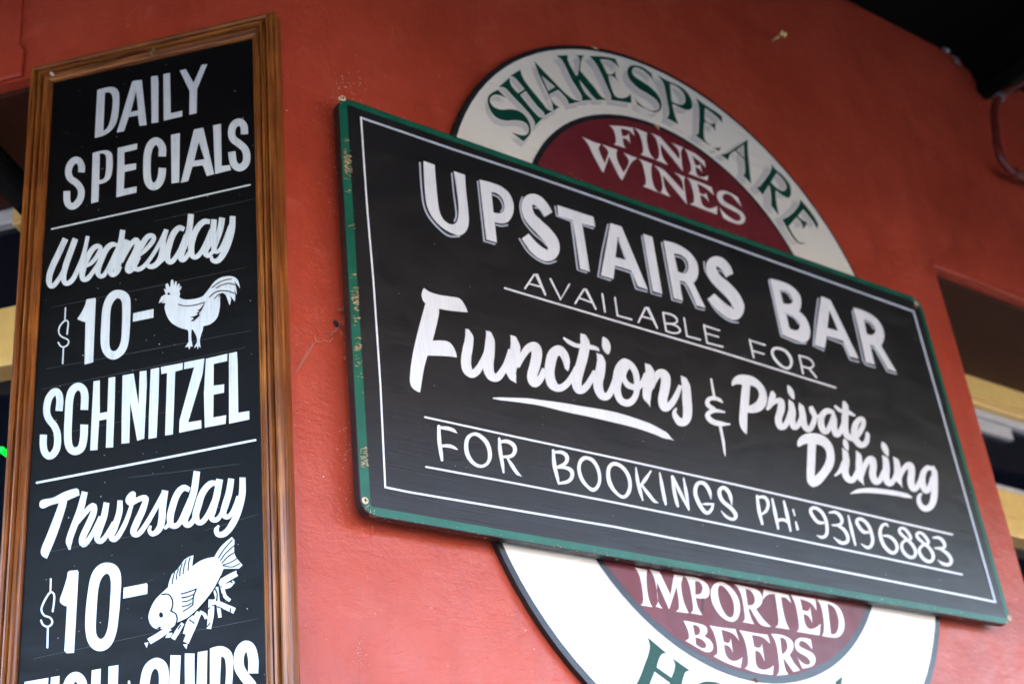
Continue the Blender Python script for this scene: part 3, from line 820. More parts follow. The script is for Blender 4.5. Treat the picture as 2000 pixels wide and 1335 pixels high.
# ---- oval pub sign: crops V (880,70), W (1160,100), X (1300,280), all 5x
G_SHAKE = [
 ((880,70,5), (-22,58), "465,528 545,612 490,585~ 430,578~ 388,610~ 390,655~ 430,700~ 500,722~ 580,718~ 670,735~ 745,800~ 780,880~ 780,950~ 745,1000~ 710,1032 600,942 690,972~ 740,965~ 765,930~ 750,870~ 700,835~ 620,825~ 540,830~ 450,800~ 390,730~ 363,650~ 370,595~ 410,555~"),
 ((880,70,5), (-25,56), "470,502 578,408 590,480~ 660,563 722,522 690,480~ 620,405~ 582,395 685,330 690,370~ 730,450~ 900,660~ 950,720~ 1000,735 920,782 910,750~ 850,690~ 735,540 680,578 860,790~ 905,800 820,885 820,840~ 760,750~ 600,580~ 530,510~"),
 ((880,70,5), (-30,55), "820,250 1000,440~ 1180,610~ 1280,640 1155,668 1130,610~ 1050,530 965,572 1000,650~ 1060,697 1005,735 985,640~ 930,520~ 860,370~ / 885,385 1020,500 955,540"),
 ((880,70,5), (-45,48), "1035,195 1145,190 1145,240~ 1225,390 1242,385 1258,280~ 1255,220~ 1228,190 1305,192 1280,230~ 1264,340 1400,500~ 1480,600~ 1540,625 1425,628 1390,590~ 1256,430 1310,550~ 1390,628 1280,635 1280,590~ 1180,420~ 1090,240~"),
 ((880,70,5), (-48,45), "1355,200 1500,205~ 1610,225 1645,310 1590,260~ 1540,237~ 1460,230 1530,375 1585,375~ 1610,340 1610,400 1645,450 1590,400~ 1540,388 1600,580~ 1660,610~ 1720,600~ 1760,570 1765,658 1680,645~ 1565,628 1570,600~ 1550,540~ 1430,290~"),
 ((1160,100,5), (-45,48), "560,215 575,280 545,240~ 470,180~ 400,160~ 372,190~ 390,240~ 460,290~ 560,360~ 640,450~ 662,530~ 642,580~ 590,597~ 510,565~ 430,525 385,430 430,500~ 500,555~ 580,585~ 630,570~ 640,530~ 600,470~ 530,420~ 430,360~ 345,270~ 325,200~ 350,150~ 400,138~ 480,160~ 543,207"),
 ((1160,100,5), (-62,38), "625,235 720,290~ 850,350~ 930,430~ 962,520~ 950,565~ 900,574~ 830,545~ 765,512 790,620~ 825,715 705,650 725,640~ 735,600~ 715,480~ 680,320~ / 742,320 820,355~ 880,420~ 893,490~ 865,522~ 810,515~ 760,490"),
 ((1160,100,5), (-66,32), "995,455 1090,530~ 1200,600~ 1250,640 1250,695 1200,640~ 1085,552 1080,668 1140,710~ 1185,700 1185,780 1150,730~ 1080,687 1078,850~ 1120,910~ 1180,945~ 1240,940 1220,975 1100,900~ 975,810 1015,810~ 1025,740~ 1030,600~ 1020,520~"),
 ((1160,100,5), (-72,20), "1500,865 1505,1000~ 1525,1200~ 1535,1290 1455,1210 1475,1190~ 1470,1062 1377,972 1330,1010~ 1310,1065 1235,1010 1300,995~ 1400,930~ / 1465,912 1468,1046 1390,965"),
 ((1300,280,5), (-80,5), "1022,180 1060,240~ 1150,320~ 1210,400~ 1225,480~ 1205,530~ 1150,512~ 1075,458 1080,560~ 1105,700 1030,605 1032,520~ 1012,405 950,500 885,430 905,425~ 930,410~ 1035,250~ / 1085,290 1140,345~ 1180,415~ 1165,460~ 1110,452~ 1028,380"),
 ((1300,280,5), (-80,0), "1315,545 1370,610~ 1440,700~ 1490,790 1480,835 1440,760~ 1345,645 1290,710 1340,750~ 1385,770 1370,800~ 1342,835 1330,780~ 1278,722 1200,810 1250,900~ 1300,960~ 1330,970~ 1390,970 1320,985 1260,940~ 1140,740 1190,720~ 1260,660~ 1310,590~"),
]
T_FINE = """
o 385,140 520,148~ 645,165 662,255 600,195~ 515,175 530,255 585,248~ 600,215 615,340 585,295~ 535,275 545,350~ 570,388 440,345 460,325~ 455,260~ 430,180~
o 658,165 800,220 795,260~ 800,330~ 830,440~ 885,510 725,455 750,440~ 755,380~ 730,270~ 700,210~
o 835,220 940,262 1150,505 1145,430~ 1110,370~ 1062,325 1195,382 1170,410~ 1170,480~ 1190,642 945,340 955,440~ 985,510~ 1030,570 890,515 920,495~ 930,430~ 905,310~ 880,260~
o 1200,390 1330,450~ 1425,530 1435,600 1380,540~ 1290,470 1320,560 1350,575~ 1375,555 1395,650 1365,610~ 1325,590 1345,680~ 1400,700~ 1445,690~ 1465,680 1450,738 1245,660 1270,640~ 1275,590~ 1245,480~ 1225,420~
"""
T_WINES = """
o 90,260 200,310~ 300,345 275,375~ 285,430~ 340,550 380,440 365,400~ 310,345 480,405 465,430~ 480,520~ 545,650 600,540~ 580,480~ 537,435 695,495 640,530~ 600,590~ 530,735 500,700~ 387,475 325,652 300,620~ 200,430~ 150,330~
o 705,500 855,555 845,600~ 850,700~ 885,820~ 935,870 745,795 775,790~ 785,740~ 765,620~ 740,540~
o 870,570 960,610~ 1010,650 1195,850 1180,750~ 1150,700~ 1088,645 1215,700 1200,730~ 1205,800~ 1232,995 970,680 985,780~ 1010,850~ 1055,915 937,868 960,845~ 965,780~ 940,660~ 910,610~
o 1225,705 1360,750~ 1500,810 1525,900 1450,830~ 1345,770 1370,870 1420,890~ 1440,865 1470,975 1425,915~ 1375,895 1390,970~ 1410,1010~ 1480,1040~ 1560,1015 1555,1105 1260,990 1300,980~ 1310,940~ 1290,830~ 1260,740~
o 1785,915 1830,1030 1770,960~ 1700,890~ 1645,880~ 1618,910~ 1640,960~ 1740,1020~ 1830,1080~ 1865,1140~ 1850,1190~ 1800,1208~ 1720,1190~ 1625,1142 1580,1015 1630,1080~ 1720,1150~ 1785,1175~ 1818,1155~ 1790,1100~ 1700,1050~ 1600,990~ 1558,920~ 1565,865~ 1610,845~ 1680,860~ 1760,905
"""
T_IMPORTED = """
o 85,118 190,140 185,200~ 190,300~ 210,400~ 235,455 135,438 155,420~ 155,340~ 135,220~ 115,160~
o 210,135 295,153 390,352 420,178 500,192 480,260~ 500,400~ 545,507 437,492 462,460~ 440,280 378,474 275,240 283,400~ 322,467 262,450 283,410~ 268,280~ 245,190~
o 503,190 620,210~ 690,250~ 720,310~ 705,370~ 650,382~ 604,374 620,450~ 660,523 560,505 580,480~ 575,400~ 550,270~ 530,220~ / 598,235 640,245~ 662,290~ 645,340~ 600,348
o 810,240~ 880,270~ 950,350~ 980,450~ 965,540~ 920,578~ 840,550~ 770,470~ 733,370~ 745,280~ / 815,270~ 870,310~ 920,400~ 930,490~ 910,540~ 870,530~ 820,450~ 793,350~ 795,290~
o 930,260 1050,285~ 1130,310~ 1168,370~ 1160,430~ 1115,470 1180,560~ 1245,622 1160,605~ 1110,540~ 1070,470 1050,468 1075,550~ 1100,600 1000,580 1020,560~ 1015,480~ 990,350~ 960,290~ / 1025,300 1075,320~ 1105,380~ 1095,430~ 1045,440
o 1180,305 1390,350 1415,420 1370,375 1328,368 1345,480~ 1370,580~ 1400,645 1280,625 1305,600~ 1300,500~ 1275,345 1215,350~ 1172,392
o 1410,350 1620,385 1630,485 1580,420~ 1490,385 1510,480 1560,488~ 1575,455 1595,595 1560,530~ 1518,512 1535,600~ 1570,640~ 1620,630~ 1665,595 1655,695 1460,662 1480,640~ 1475,560~ 1450,430~
o 1632,390 1740,410~ 1820,460~ 1862,560~ 1860,650~ 1820,705~ 1760,712~ 1675,697 1690,670~ 1690,560~ 1665,440~ / 1722,425 1780,460~ 1815,550~ 1815,630~ 1790,680~ 1752,685
"""
T_BEERS = """
o 500,570 610,590~ 690,620~ 702,665~ 675,700 730,740~ 752,790~ 735,830~ 690,835~ 620,800~ 515,738 545,720~ 540,660~ 520,610~ / 580,605 620,615~ 642,650~ 628,688~ 595,692 / 600,712 650,725~ 690,765~ 690,798~ 650,800~ 605,770
o 722,610 840,630~ 940,640 972,742 920,680~ 820,645 840,745 885,758~ 900,715 920,845 890,790~ 845,772 860,860~ 900,905~ 950,910~ 1000,880 985,970 870,930~ 755,870 785,850~ 785,780~ 760,680~
o 975,650 1110,675~ 1215,690 1235,765 1170,710~ 1080,690 1100,790 1150,798~ 1165,765 1190,920 1150,840~ 1110,822 1115,930~ 1140,975~ 1200,985~ 1265,950 1258,1030 1120,1010~ 1020,975 1045,950~ 1045,860~ 1020,740~
o 1245,682 1350,695~ 1420,740~ 1432,800~ 1400,860 1440,930~ 1490,990 1435,1005 1345,880 1365,980~ 1390,1025 1290,1035 1310,1010~ 1310,920~ 1285,760~ / 1320,710 1365,730~ 1382,800~ 1350,850~ 1335,850
o 1580,727 1595,815 1540,755~ 1492,742~ 1482,780~ 1530,810~ 1600,850~ 1622,900~ 1600,950~ 1510,975 1462,870 1500,920~ 1555,945~ 1578,925~ 1550,880~ 1470,830~ 1445,780~ 1455,735~ 1500,715~
"""
T_HOTEL = """
o 195,710 355,845 310,860~ 272,965 398,1055 430,950~ 405,887 555,992 515,1010~ 480,1130~ 440,1290~ 450,1340 330,1260 360,1230~ 385,1095 255,1000 190,1180~ 200,1210 60,1120 100,1110~ 180,920~ 215,800~
o 720,1085~ 820,1110~ 880,1200~ 870,1330~ 800,1420~ 700,1440~ 600,1380~ 565,1280~ 590,1160~ 640,1100~ / 715,1110~ 770,1150~ 800,1240~ 790,1340~ 740,1400~ 690,1390~ 640,1310~ 640,1200~ 670,1130~
o 980,1150 1300,1165 1310,1250 1260,1195 1180,1190 1190,1420 1220,1450 1080,1450 1110,1420 1105,1190 1030,1195 975,1250
o 1400,1150 1620,1110 1650,1190 1580,1150 1500,1160 1520,1260 1570,1250 1590,1330 1530,1290 1560,1400 1650,1380 1690,1310 1700,1400 1460,1450 1480,1420 1430,1180
o 1790,1090 1850,1040 1840,1110 1900,1330 1980,1280 2010,1200 2020,1300 1850,1390 1870,1350 1800,1140
"""
# ------------------------------------------------------------------ ground, road
AW = 1.8                     # how far the awning reaches over the footpath
ZC = 3.3475 * S + 1.6        # underside of the awning where it meets the wall
WT = ZC + 0.5                # top of the walls
REC = 0.34                   # depth of the window recesses
def flat_sheet(name, pts, z, mat, label=None):
    return mesh_obj(name, [Vector((x, y, z)) for x, y in pts], [tuple(range(len(pts)))], mat, kind='structure', label=label)
flat_sheet('road', [(-150, -150), (150, -150), (150, 150), (-150, 150)], -0.14, M['road'])
A0 = mw(13.0, 0); B0 = mw(0, 0); C0 = sw(13.0, 0)
def outward(w):              # plan line at distance w in front of both walls
    a = A0 + MN * w; c = C0 + Vector((0, -w, 0))
    t = (c.y - a.y) / MD.y   # follow the left wall's direction until it meets the other line
    b = a + MD * t
    return a, b, c
a, b, c = outward(3.1); a2, b2, c2 = outward(3.25)
ring = [A0, B0, C0, c, b, a]
v, f = prism([Vector((p.x, p.y, 0)) for p in ring], (0, 0, -0.13))
mesh_obj('footpath', v, f, M['paving'], kind='structure')
ring = [a, b, c, c2, b2, a2]
v, f = prism([Vector((p.x, p.y, -0.004)) for p in ring], (0, 0, -0.13))
mesh_obj('kerb', v, f, M['kerb'], kind='structure')

# unseen buildings added across the street to close off the low sky
for k, (x0, x1, h, nm, lab) in enumerate(((-26, -12, 8.5, 'brick', 'brown brick building added across the street to block low sky, far left, behind the viewer'), (-12.0, -1, 7.2, 'render', 'grey rendered building added across the street to block low sky, left of centre, behind the viewer'),
                                  (-1, 13, 9.0, 'brick', 'tall brown brick building added directly across the street to block low sky, behind the viewer'), (13, 30, 7.6, 'render', 'grey rendered building added across the street to block low sky, far right, behind the viewer'))):
    e0 = empty('sky_block_building', ((x0 + x1) / 2, -19, 0), lab, 'building', 'added buildings across the street, blocking low sky')
    ring = [Vector((x0 + 0.02, -17, 0)), Vector((x1 - 0.02, -17, 0)), Vector((x1 - 0.02, -17, h)), Vector((x0 + 0.02, -17, h))]
    v, f = prism(ring, (0, -7, 0)); mesh_obj('wall', v, f, M[nm], e0)
    nwin = int((x1 - x0) / 2.6)
    for i in range(nwin):
        xa = x0 + 0.8 + i * (x1 - x0 - 1.0) / nwin
        for za, zb in ((0.5, 2.9), (4.2, 6.0)):
            v, f = prism([Vector((xa, -16.99, za)), Vector((xa + 1.5, -16.99, za)), Vector((xa + 1.5, -16.99, zb)), Vector((xa, -16.99, zb))], (0, 0.06, 0))
            w_ = mesh_obj('window', v, f, M['window_white'], e0)
            v, f = prism([Vector((xa + .1, -16.92, za + .1)), Vector((xa + 1.4, -16.92, za + .1)), Vector((xa + 1.4, -16.92, zb - .1)), Vector((xa + .1, -16.92, zb - .1))], (0, 0.02, 0))
            mesh_obj('pane', v, f, M['glass'], w_)

# ------------------------------------------------------------------ building
bld = empty('pub_building', (CORNER.x + 0.3, D + 0.3, 0.0), 'red painted corner of a pub with deep cream framed window recesses either side', 'building')
sc_ = CORNER.x
WS = on_sign(1825, 523); w0, zt = WS.x, WS.z
v, f = prism([sw(s, z) for s, z in ((sc_, 0), (12.5, 0), (12.5, 1.0), (w0, 1.0), (w0, zt), (12.5, zt), (12.5, WT), (sc_, WT))], (0, 0.5, 0))
mesh_obj('wall', v, f, M['wall'], bld, label='splayed corner wall carrying the two signs')
LW = on_menu(80, 147); wl_s = (Vector((LW.x, LW.y, 0)) - CORNER).length; zl = LW.z
v, f = prism([mw(s, z) for s, z in ((0, 0), (12.5, 0), (12.5, 1.0), (wl_s, 1.0), (wl_s, zl), (12.5, zl), (12.5, WT), (0, WT))], -MN * 0.5)
mesh_obj('wall', v, f, M['wall'], bld, label='left street wall behind the menu board')
# raised render band round the left opening
def ms(px, py, off=0.0):
    p = on_menu(px, py, off); q = p - CORNER - MN * off; q.z = 0
    return q.dot(MD), p.z
s1, _ = ms(44, 50); s2, z2 = ms(51, 98)
v, f = prism([mw(s, z, 0.0) for s, z in ((s1, WT - 0.4), (s1, z2 + 0.01), (s2, z2), (s2, zl + 0.004), (3.0, zl + 0.004), (3.0, WT - 0.4))], MN * 0.010)
o = mesh_obj('render_band', v, f, M['wall'], bld); bevel(o, 0.006, 3)
# skirting roll of paint at the window head edge on the right
v, f = box(sw, w0 - 0.012, 6.4, zt + 0.001, zt + 0.016, 0.0, 0.006)
o = mesh_obj('render_band', v, f, M['wall'], bld); bevel(o, 0.005, 3)

def window(fn, s_a, s_b, z_top, zs, label):
    """zs: list of (z_low, z_high, kind) stacked downwards inside the recess"""
    base = fn((s_a + s_b) / 2, 1.0, -REC)
    parts = []
    f_ = None
    for z0, z1, kind in zs:
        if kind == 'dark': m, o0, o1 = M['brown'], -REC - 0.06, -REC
        elif kind == 'frame': m, o0, o1 = M['window_cream'], -REC - 0.06, -REC
        elif kind == 'lip': m, o0, o1 = M['window_cream'], -REC - 0.06, -REC + 0.02
        elif kind == 'sash': m, o0, o1 = M['window_white'], -REC - 0.06, -REC - 0.015
        elif kind == 'pane': m, o0, o1 = M['glass'], -REC - 0.045, -REC - 0.035
        v, f = box(fn, s_a, s_b, z0, z1, o0, o1)
        par = f_ if (kind in ('pane', 'sash', 'lip') and f_) else None
        if f_ is None:
            f_ = mesh_obj('window', v, f, m, bld, label=label); bevel(f_, 0.006); continue
        nm = {'pane': 'pane', 'sash': 'sash_rail', 'lip': 'sill', 'frame': 'transom'}[kind]
        o = mesh_obj(nm, v, f, m, f_)
        if kind != 'pane': bevel(o, 0.005)
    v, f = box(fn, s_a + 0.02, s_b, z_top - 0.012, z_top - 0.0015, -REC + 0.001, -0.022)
    mesh_obj('head_shade_panel', v, f, M['brown'], f_)  # dark panel standing in for soffit shade over the wall paint
    return f_
def zr(px, py, off=-REC): return on_sign(px, py, off).z
e = 0.0015
za = zr(1893, 784); zb = zr(1905, 803); zc_ = zr(1948, 936); zd = zr(1953, 952); ze = zr(1970, 1013); zf = zr(1972, 1052)
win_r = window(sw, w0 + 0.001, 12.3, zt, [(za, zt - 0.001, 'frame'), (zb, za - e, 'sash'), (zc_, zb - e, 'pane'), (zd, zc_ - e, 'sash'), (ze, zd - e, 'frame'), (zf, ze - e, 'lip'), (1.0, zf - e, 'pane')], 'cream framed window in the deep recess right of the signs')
# stepped bead along the cream head rail
for dz0, dz1, oo in ((0.010, 0.018, 0.010), (0.030, 0.036, 0.006)):
    v, f = box(sw, w0 + 0.002, 12.2, za + dz0, za + dz1, -REC + 0.001, -REC + oo)
    bevel(mesh_obj('bead', v, f, M['window_cream'], win_r), 0.002)
# pleated pale blind just under the head rail of the right window
v, f = box(sw, on_sign(1916, 812, -REC).x, on_sign(1985, 832, -REC).x, zr(1940, 838), zb - 0.004, -REC - 0.034, -REC - 0.02)
mesh_obj('blind', v, f, M['window_white'], win_r)
def zm(px, py): return on_menu(px, py, -REC).z
z0_ = zm(25, 350); z1 = zm(20, 393); z2_ = zm(20, 425); z3 = zm(16, 596); z4 = zm(10, 705); z5 = zm(8, 724)
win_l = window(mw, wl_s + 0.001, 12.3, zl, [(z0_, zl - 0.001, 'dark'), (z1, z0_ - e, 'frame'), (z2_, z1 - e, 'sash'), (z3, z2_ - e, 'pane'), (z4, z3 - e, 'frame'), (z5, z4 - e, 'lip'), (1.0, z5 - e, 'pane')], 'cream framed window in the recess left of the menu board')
sm, _ = ms(38, 420, -REC)
v, f = box(mw, sm - 0.012, sm + 0.010, zm(36, 442), z1 + 0.004, -REC - 0.034, -REC + 0.010)
bevel(mesh_obj('mullion', v, f, M['window_cream'], win_l), 0.004)
# green pilot lamp seen through the lower pane
p = on_menu(2, 877, -REC + 0.004)
m, nt, b = new_mat('green pilot lamp'); b.inputs['Base Color'].default_value = (0.0, 0.3, 0.08, 1)
b.inputs['Emission Color'].default_value = (0.0, 1.0, 0.03, 1); b.inputs['Emission Strength'].default_value = 0.07
v, f = tube([p + MN * -0.036, p], 0.006, 12)
lamp = mesh_obj('pilot_lamp', v, f, m, label='tiny green pilot lamp glowing at the dark pane on the far left', cat='lamp')
# dark diagonal awning arm across the top of the left window
q1 = on_menu(-60, 262, -0.10); q2 = on_menu(62, 398, -0.16)
v, f = tube([q1, q1.lerp(q2, 0.5), q2], 0.030, 12)
arm = mesh_obj('blind_arm', v, f, M['soffit'], label='dark diagonal roller arm across the top of the left window recess', cat='blind arm')

# ------------------------------------------------------------------ awning
aw = empty('street_awning', (1.5, 0.2, ZC), 'black lined street awning meeting the red wall at the top right', 'awning')
a, b, c = outward(AW)
ins = 0.05
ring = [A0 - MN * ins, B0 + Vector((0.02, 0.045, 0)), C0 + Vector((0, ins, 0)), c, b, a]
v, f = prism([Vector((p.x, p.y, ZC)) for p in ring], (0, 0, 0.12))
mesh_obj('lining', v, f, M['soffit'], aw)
if False:  # joists
  pass
# joists under the lining, running out from the corner wall
for k in range(9):
    x = 2.1 + k * 0.6
    v, f = prism([Vector((x, D - 0.25, ZC - 0.06)), Vector((x + 0.05, D - 0.25, ZC - 0.06)), Vector((x + 0.05, D - 2.7, ZC - 0.06)), Vector((x, D - 2.7, ZC - 0.06))], (0, 0, 0.059))
    mesh_obj('joist', v, f, M['soffit'], aw)
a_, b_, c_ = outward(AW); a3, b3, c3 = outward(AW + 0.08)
v, f = prism([Vector((p.x, p.y, ZC - 1.0)) for p in (a_, b_, c_, c3, b3, a3)], (0, 0, 1.2))  # unseen deep drop, shaped to block sky from the upper wall
mesh_obj('sky_block_fascia', v, f, M['soffit'], aw)
# boxed bearer at the wall, its lower outline ragged where render and lining have broken away
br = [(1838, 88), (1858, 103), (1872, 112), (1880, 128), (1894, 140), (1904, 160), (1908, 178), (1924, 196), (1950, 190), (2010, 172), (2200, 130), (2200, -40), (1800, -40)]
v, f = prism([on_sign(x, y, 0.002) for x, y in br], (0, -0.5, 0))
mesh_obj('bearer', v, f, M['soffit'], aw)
deb = empty('broken_render', on_sign(1865, 108), 'grey crumbs of broken render at the ragged black edge top right', 'rubble')
for i, (x, y, r) in enumerate(((1843, 95, 5), (1850, 99, 6), (1863, 112, 4), (1868, 120, 6), (1874, 126, 4), (1893, 148, 4), (1902, 165, 4), (1915, 203, 4))):
    c0 = on_sign(x, y, 0.012); bm = bmesh.new(); bmesh.ops.create_icosphere(bm, subdivisions=1, radius=r * 0.0013)
    for vv in bm.verts: vv.co *= random.uniform(0.6, 1.3)
    vs = [c0 + vv.co for vv in bm.verts]; fs = [tuple(q.index for q in ff.verts) for ff in bm.faces]; bm.free()
    mesh_obj('crumb', vs, fs, M['metal'] if i < 2 else M['wall'] if i > 4 else M['kerb'], deb)

# ------------------------------------------------------------------ conduit loop at the right edge
pp = [on_sign(2090, 95, 0.07), on_sign(2010, 150, 0.07), on_sign(1975, 172, 0.07), on_sign(1952, 190, 0.07), on_sign(1942, 215, 0.065), on_sign(1945, 260, 0.06), on_sign(1952, 300, 0.055), on_sign(1965, 325, 0.05), on_sign(1985, 340, 0.05), on_sign(2020, 352, 0.05), on_sign(2120, 385, 0.05)]
v, f = tube(smooth_path(pp, 6), 0.012, 14)
con = empty('bent_conduit', on_sign(1950, 260), 'bent metal conduit with scuffed red paint looping below the awning at the right edge', 'pipe')
mesh_obj('pipe', v, f, M['pipe'], con, smooth=True)
for i in (3, 8):
    t = (pp[i + 1] - pp[i - 1]).normalized()
    v, f = tube([pp[i] - t * 0.012, pp[i] + t * 0.012], 0.0155, 14)
    mesh_obj('collar', v, f, M['metal'] if i == 3 else M['pipe'], con, smooth=False)
# small brass fitting above the oval sign
fx = empty('brass_fitting', on_sign(1512, 74), 'small brass screw hook sticking out of the wall above the oval sign', 'hook')
p = on_sign(1506, 80)
v, f = tube([p, p + Vector((0.006, -0.012, 0.002)), p + Vector((0.012, -0.022, 0.008))], [0.0035, 0.003, 0.003], 8); mesh_obj('shank', v, f, M['brass'], fx, smooth=True)
q = p + Vector((0.012, -0.022, 0.008))
for dx in (0.0, 0.011):
    v, f = tube([q + Vector((dx, 0, 0)), q + Vector((dx + 0.003, -0.007, 0.007))], [0.0052, 0.0048], 10); mesh_obj('head', v, f, M['brass'], fx)

# ------------------------------------------------------------------ framed menu board
mb = empty('menu_board', on_menu(300, 800, 0.0), 'tall black specials board with white brush lettering in a moulded oak frame', 'menu board')
OBM = 0.012
outer = [(60, 134), (538, 23), (587, 1740), (-46, 1832)]
inner = [(104.5, 162), (494.5, 76), (529, 1700), (7, 1775)]
Pi = [on_menu(x, y, OBM) for x, y in inner]; Po = [on_menu(x, y, 0.026) for x, y in outer]
def mset(p, off):                     # same wall position, other stand-off
    d = (p - CORNER).dot(MN); return p + MN * (off - d)
cx_ = sum((p for p in Pi), Vector()) / 4
back = [mset(cx_ + (p - cx_) * 1.02, 0.002) for p in Pi]
v, f = prism(back, MN * (OBM - 0.002)); mesh_obj('board', v, f, M['menu_board'], mb)
prof = [(0.0, 0.002), (0.0, 0.024), (0.02, 0.027), (0.08, 0.031), (0.17, 0.034), (0.27, 0.034), (0.35, 0.031), (0.375, 0.0225), (0.41, 0.0225), (0.425, 0.0275), (0.50, 0.0315), (0.57, 0.031), (0.61, 0.028), (0.625, 0.0200), (0.665, 0.0200), (0.68, 0.0255), (0.74, 0.0265), (0.80, 0.0235), (0.86, 0.019), (0.90, 0.018), (0.915, 0.019), (0.95, 0.0185), (1.0, 0.0155), (1.0, 0.0095)]
for i in range(4):
    j = (i + 1) % 4; horizontal = i in (0, 2)
    vs, fs = [], []; n = len(prof); K = 14
    for k in range(K + 1):
        t = k / K
        for u, h in prof:
            a = mset(Po[i], h).lerp(mset(Pi[i], h), u); b = mset(Po[j], h).lerp(mset(Pi[j], h), u)
            vs.append(a.lerp(b, t))
    for k in range(K):
        for q in range(n - 1): fs.append((k * n + q, k * n + q + 1, (k + 1) * n + q + 1, (k + 1) * n + q))
    fs.append(tuple(range(n))); fs.append(tuple(K * n + q for q in reversed(range(n))))
    # close the mitre a hair short so that the joint shows
    mid = sum(vs, Vector()) / len(vs); dirn = (vs[K * n] - vs[0]).normalized()
    vs = [p - dirn * ((p - mid).dot(dirn)) * 0.0012 for p in vs]
    mesh_obj('rail' if horizontal else 'stile', vs, fs, M['rail' if horizontal else 'stile'], mb)
for x, y, mt in ((296, 103, 'brass'), (101, 144, 'fleck'), (300, 98, 'brass')):
    p = on_menu(x, y, 0.0335); v, f = tube([p - MN * 0.004, p + MN * 0.0025], [0.0034, 0.0026], 8); mesh_obj('nail', v, f, M[mt], mb)
A5 = (100, 100, 5); B5 = (100, 220, 5); C5 = (80, 400, 5); D5 = (90, 520, 5); E4 = (70, 680, 500 / 110); F4 = (70, 880, 500 / 110); G4 = (60, 1040, 500 / 110); H4 = (30, 1200, 4)
bm0 = OBM + 0.0003
for text, crop, label in ((T_DAILY, A5, 'brushed white word DAILY'), (T_SPECIALS, B5, 'brushed white word SPECIALS'), (T_WED, C5, 'white script word Wednesday'),
        (T_DOL1, D5, 'white dollar sign beside the rooster'), (T_SCHNITZEL, E4, 'brushed white word SCHNITZEL'), (T_THU, F4, 'white script word Thursday'),
        (T_DOL2, G4, 'white dollar sign beside the fish'), (T_QUIDS, H4, 'brushed white word FISH cut by the photo edge')):
    write(mb, on_menu, bm0, M['white_menu'], text, crop, label)
for pts, w in ((((101, 447.2), (316, 400), (488, 361)), 3.0), (((72, 942), (290, 900), (498.6, 858.8)), 4.4)):
    k = Ink(on_menu, bm0); k.stroke([(x, y, w) for x, y in pts], rnd=True); k.build('rule_line', M['white_menu'], mb)
rr = write(mb, on_menu, bm0, M['white_menu'], T_ROOSTER, D5, 'white painted rooster', 'rooster_drawing')
write(rr, on_menu, bm0 + 0.0005, M['menu_board'], T_ROOSTER_LINES, D5, None, 'detail_line', 'stuff')
rr = write(mb, on_menu, bm0, M['white_menu'], T_FISH, G4, 'white painted fish lying on chips', 'fish_drawing')
write(rr, on_menu, bm0 + 0.0005, M['menu_board'], T_FISH_LINES, G4, None, 'detail_line', 'stuff')
# rubbed pencil guidelines of the sign writer
k = Ink(on_menu, OBM + 0.00012)
for (x0, y0, x1, y1) in ((300, 432, 497, 388), (100, 600, 480, 522), (90, 720, 490, 645), (100, 850, 330, 803), (80, 760, 480, 678), (250, 932, 470, 905), (90, 1078, 340, 1030), (400, 1035, 505, 1003), (65, 1285, 300, 1235), (330, 1240, 505, 1207), (210, 1165, 300, 1130)):
    k.stroke([(x0, y0, 0.7), ((x0 + x1) / 2, (y0 + y1) / 2 + 0.6, 0.9), (x1, y1, 0.6)])
k.build('guideline', M['chalk_faint'], mb, 'faint rubbed guidelines between the words', kind='stuff')
k = Ink(on_menu, OBM + 0.0002)
for i in range(70):
    x = random.uniform(110, 500); y = random.uniform(100, 1330)
    if x < 105 - 0.06 * (y - 160) + 6: continue
    r = random.choice((0.5, 0.6, 0.8, 1.1)); a = random.random() * 3
    k.fill([[(x + math.cos(a + t) * r * random.uniform(.6, 1.5), y + math.sin(a + t) * r) for t in (0, 1.6, 3.1, 4.6)]])
k.build('paint_speck', M['shade'], mb, kind='stuff')

# ------------------------------------------------------------------ oval pub sign behind
OC = 0.013
ov = empty('oval_pub_sign', on_sign(1350, 650, 0.0), 'tall oval cream sign with green arched lettering partly hidden behind the black sign', 'sign')
SO = S * (D - OC) / D        # the survey was taken at the wall; the face stands OC in front of it
def oval(ct, rt, cb, rb, n=48, dy=0.0, off=0.0):
    out = []
    for k in range(n + 1):
        a = math.pi * k / n; out.append(sw(ct[0] * SO + rt * SO * math.cos(a), ct[1] * SO + 1.6 + rt * SO * math.sin(a), off))
    for k in range(n + 1):
        a = math.pi + math.pi * k / n; out.append(sw(cb[0] * SO + rb * SO * math.cos(a), cb[1] * SO + 1.6 + rb * SO * math.sin(a), off))
    return out
def sheet(name, loops, mat, parent, label=None):
    flat = [p for l in loops for p in l]; return mesh_obj(name, flat, [tuple(t) for t in tessellate_polygon(loops)], mat, parent, label)
OT, RT, OB_, RB = (2.4427, 1.8548), 0.7687, (2.4373, 1.3762), 0.7764
IT, RIT, IB, RIB = (2.4277, 1.8755), 0.5244, (2.4354, 1.3922), 0.5505
v, f = prism(oval(OT, RT, OB_, RB, off=0.002), (0, -(OC - 0.002), 0)); mesh_obj('board', v, f, M['black_edge'], ov)
sheet('border', [oval(OT, RT - 0.0006, OB_, RB - 0.0006, off=OC + 0.0001), ], M['black_paint'], ov, 'painted black outer border')
sheet('face', [oval((2.4457, 1.8528), RT - 0.0098, (2.4355, 1.3792), RB - 0.0150, off=OC + 0.0003)], M['cream'], ov, 'cream painted face')
sheet('border', [oval(IT, RIT, IB, RIB, off=OC + 0.0016)], M['black_paint'], ov, 'painted black inner ring')
sheet('centre_panel', [oval((2.4305, 1.8745), RIT - 0.0115, (2.4360, 1.3942), RIB - 0.015, off=OC + 0.0018)], M['maroon'], ov, 'maroon painted centre')
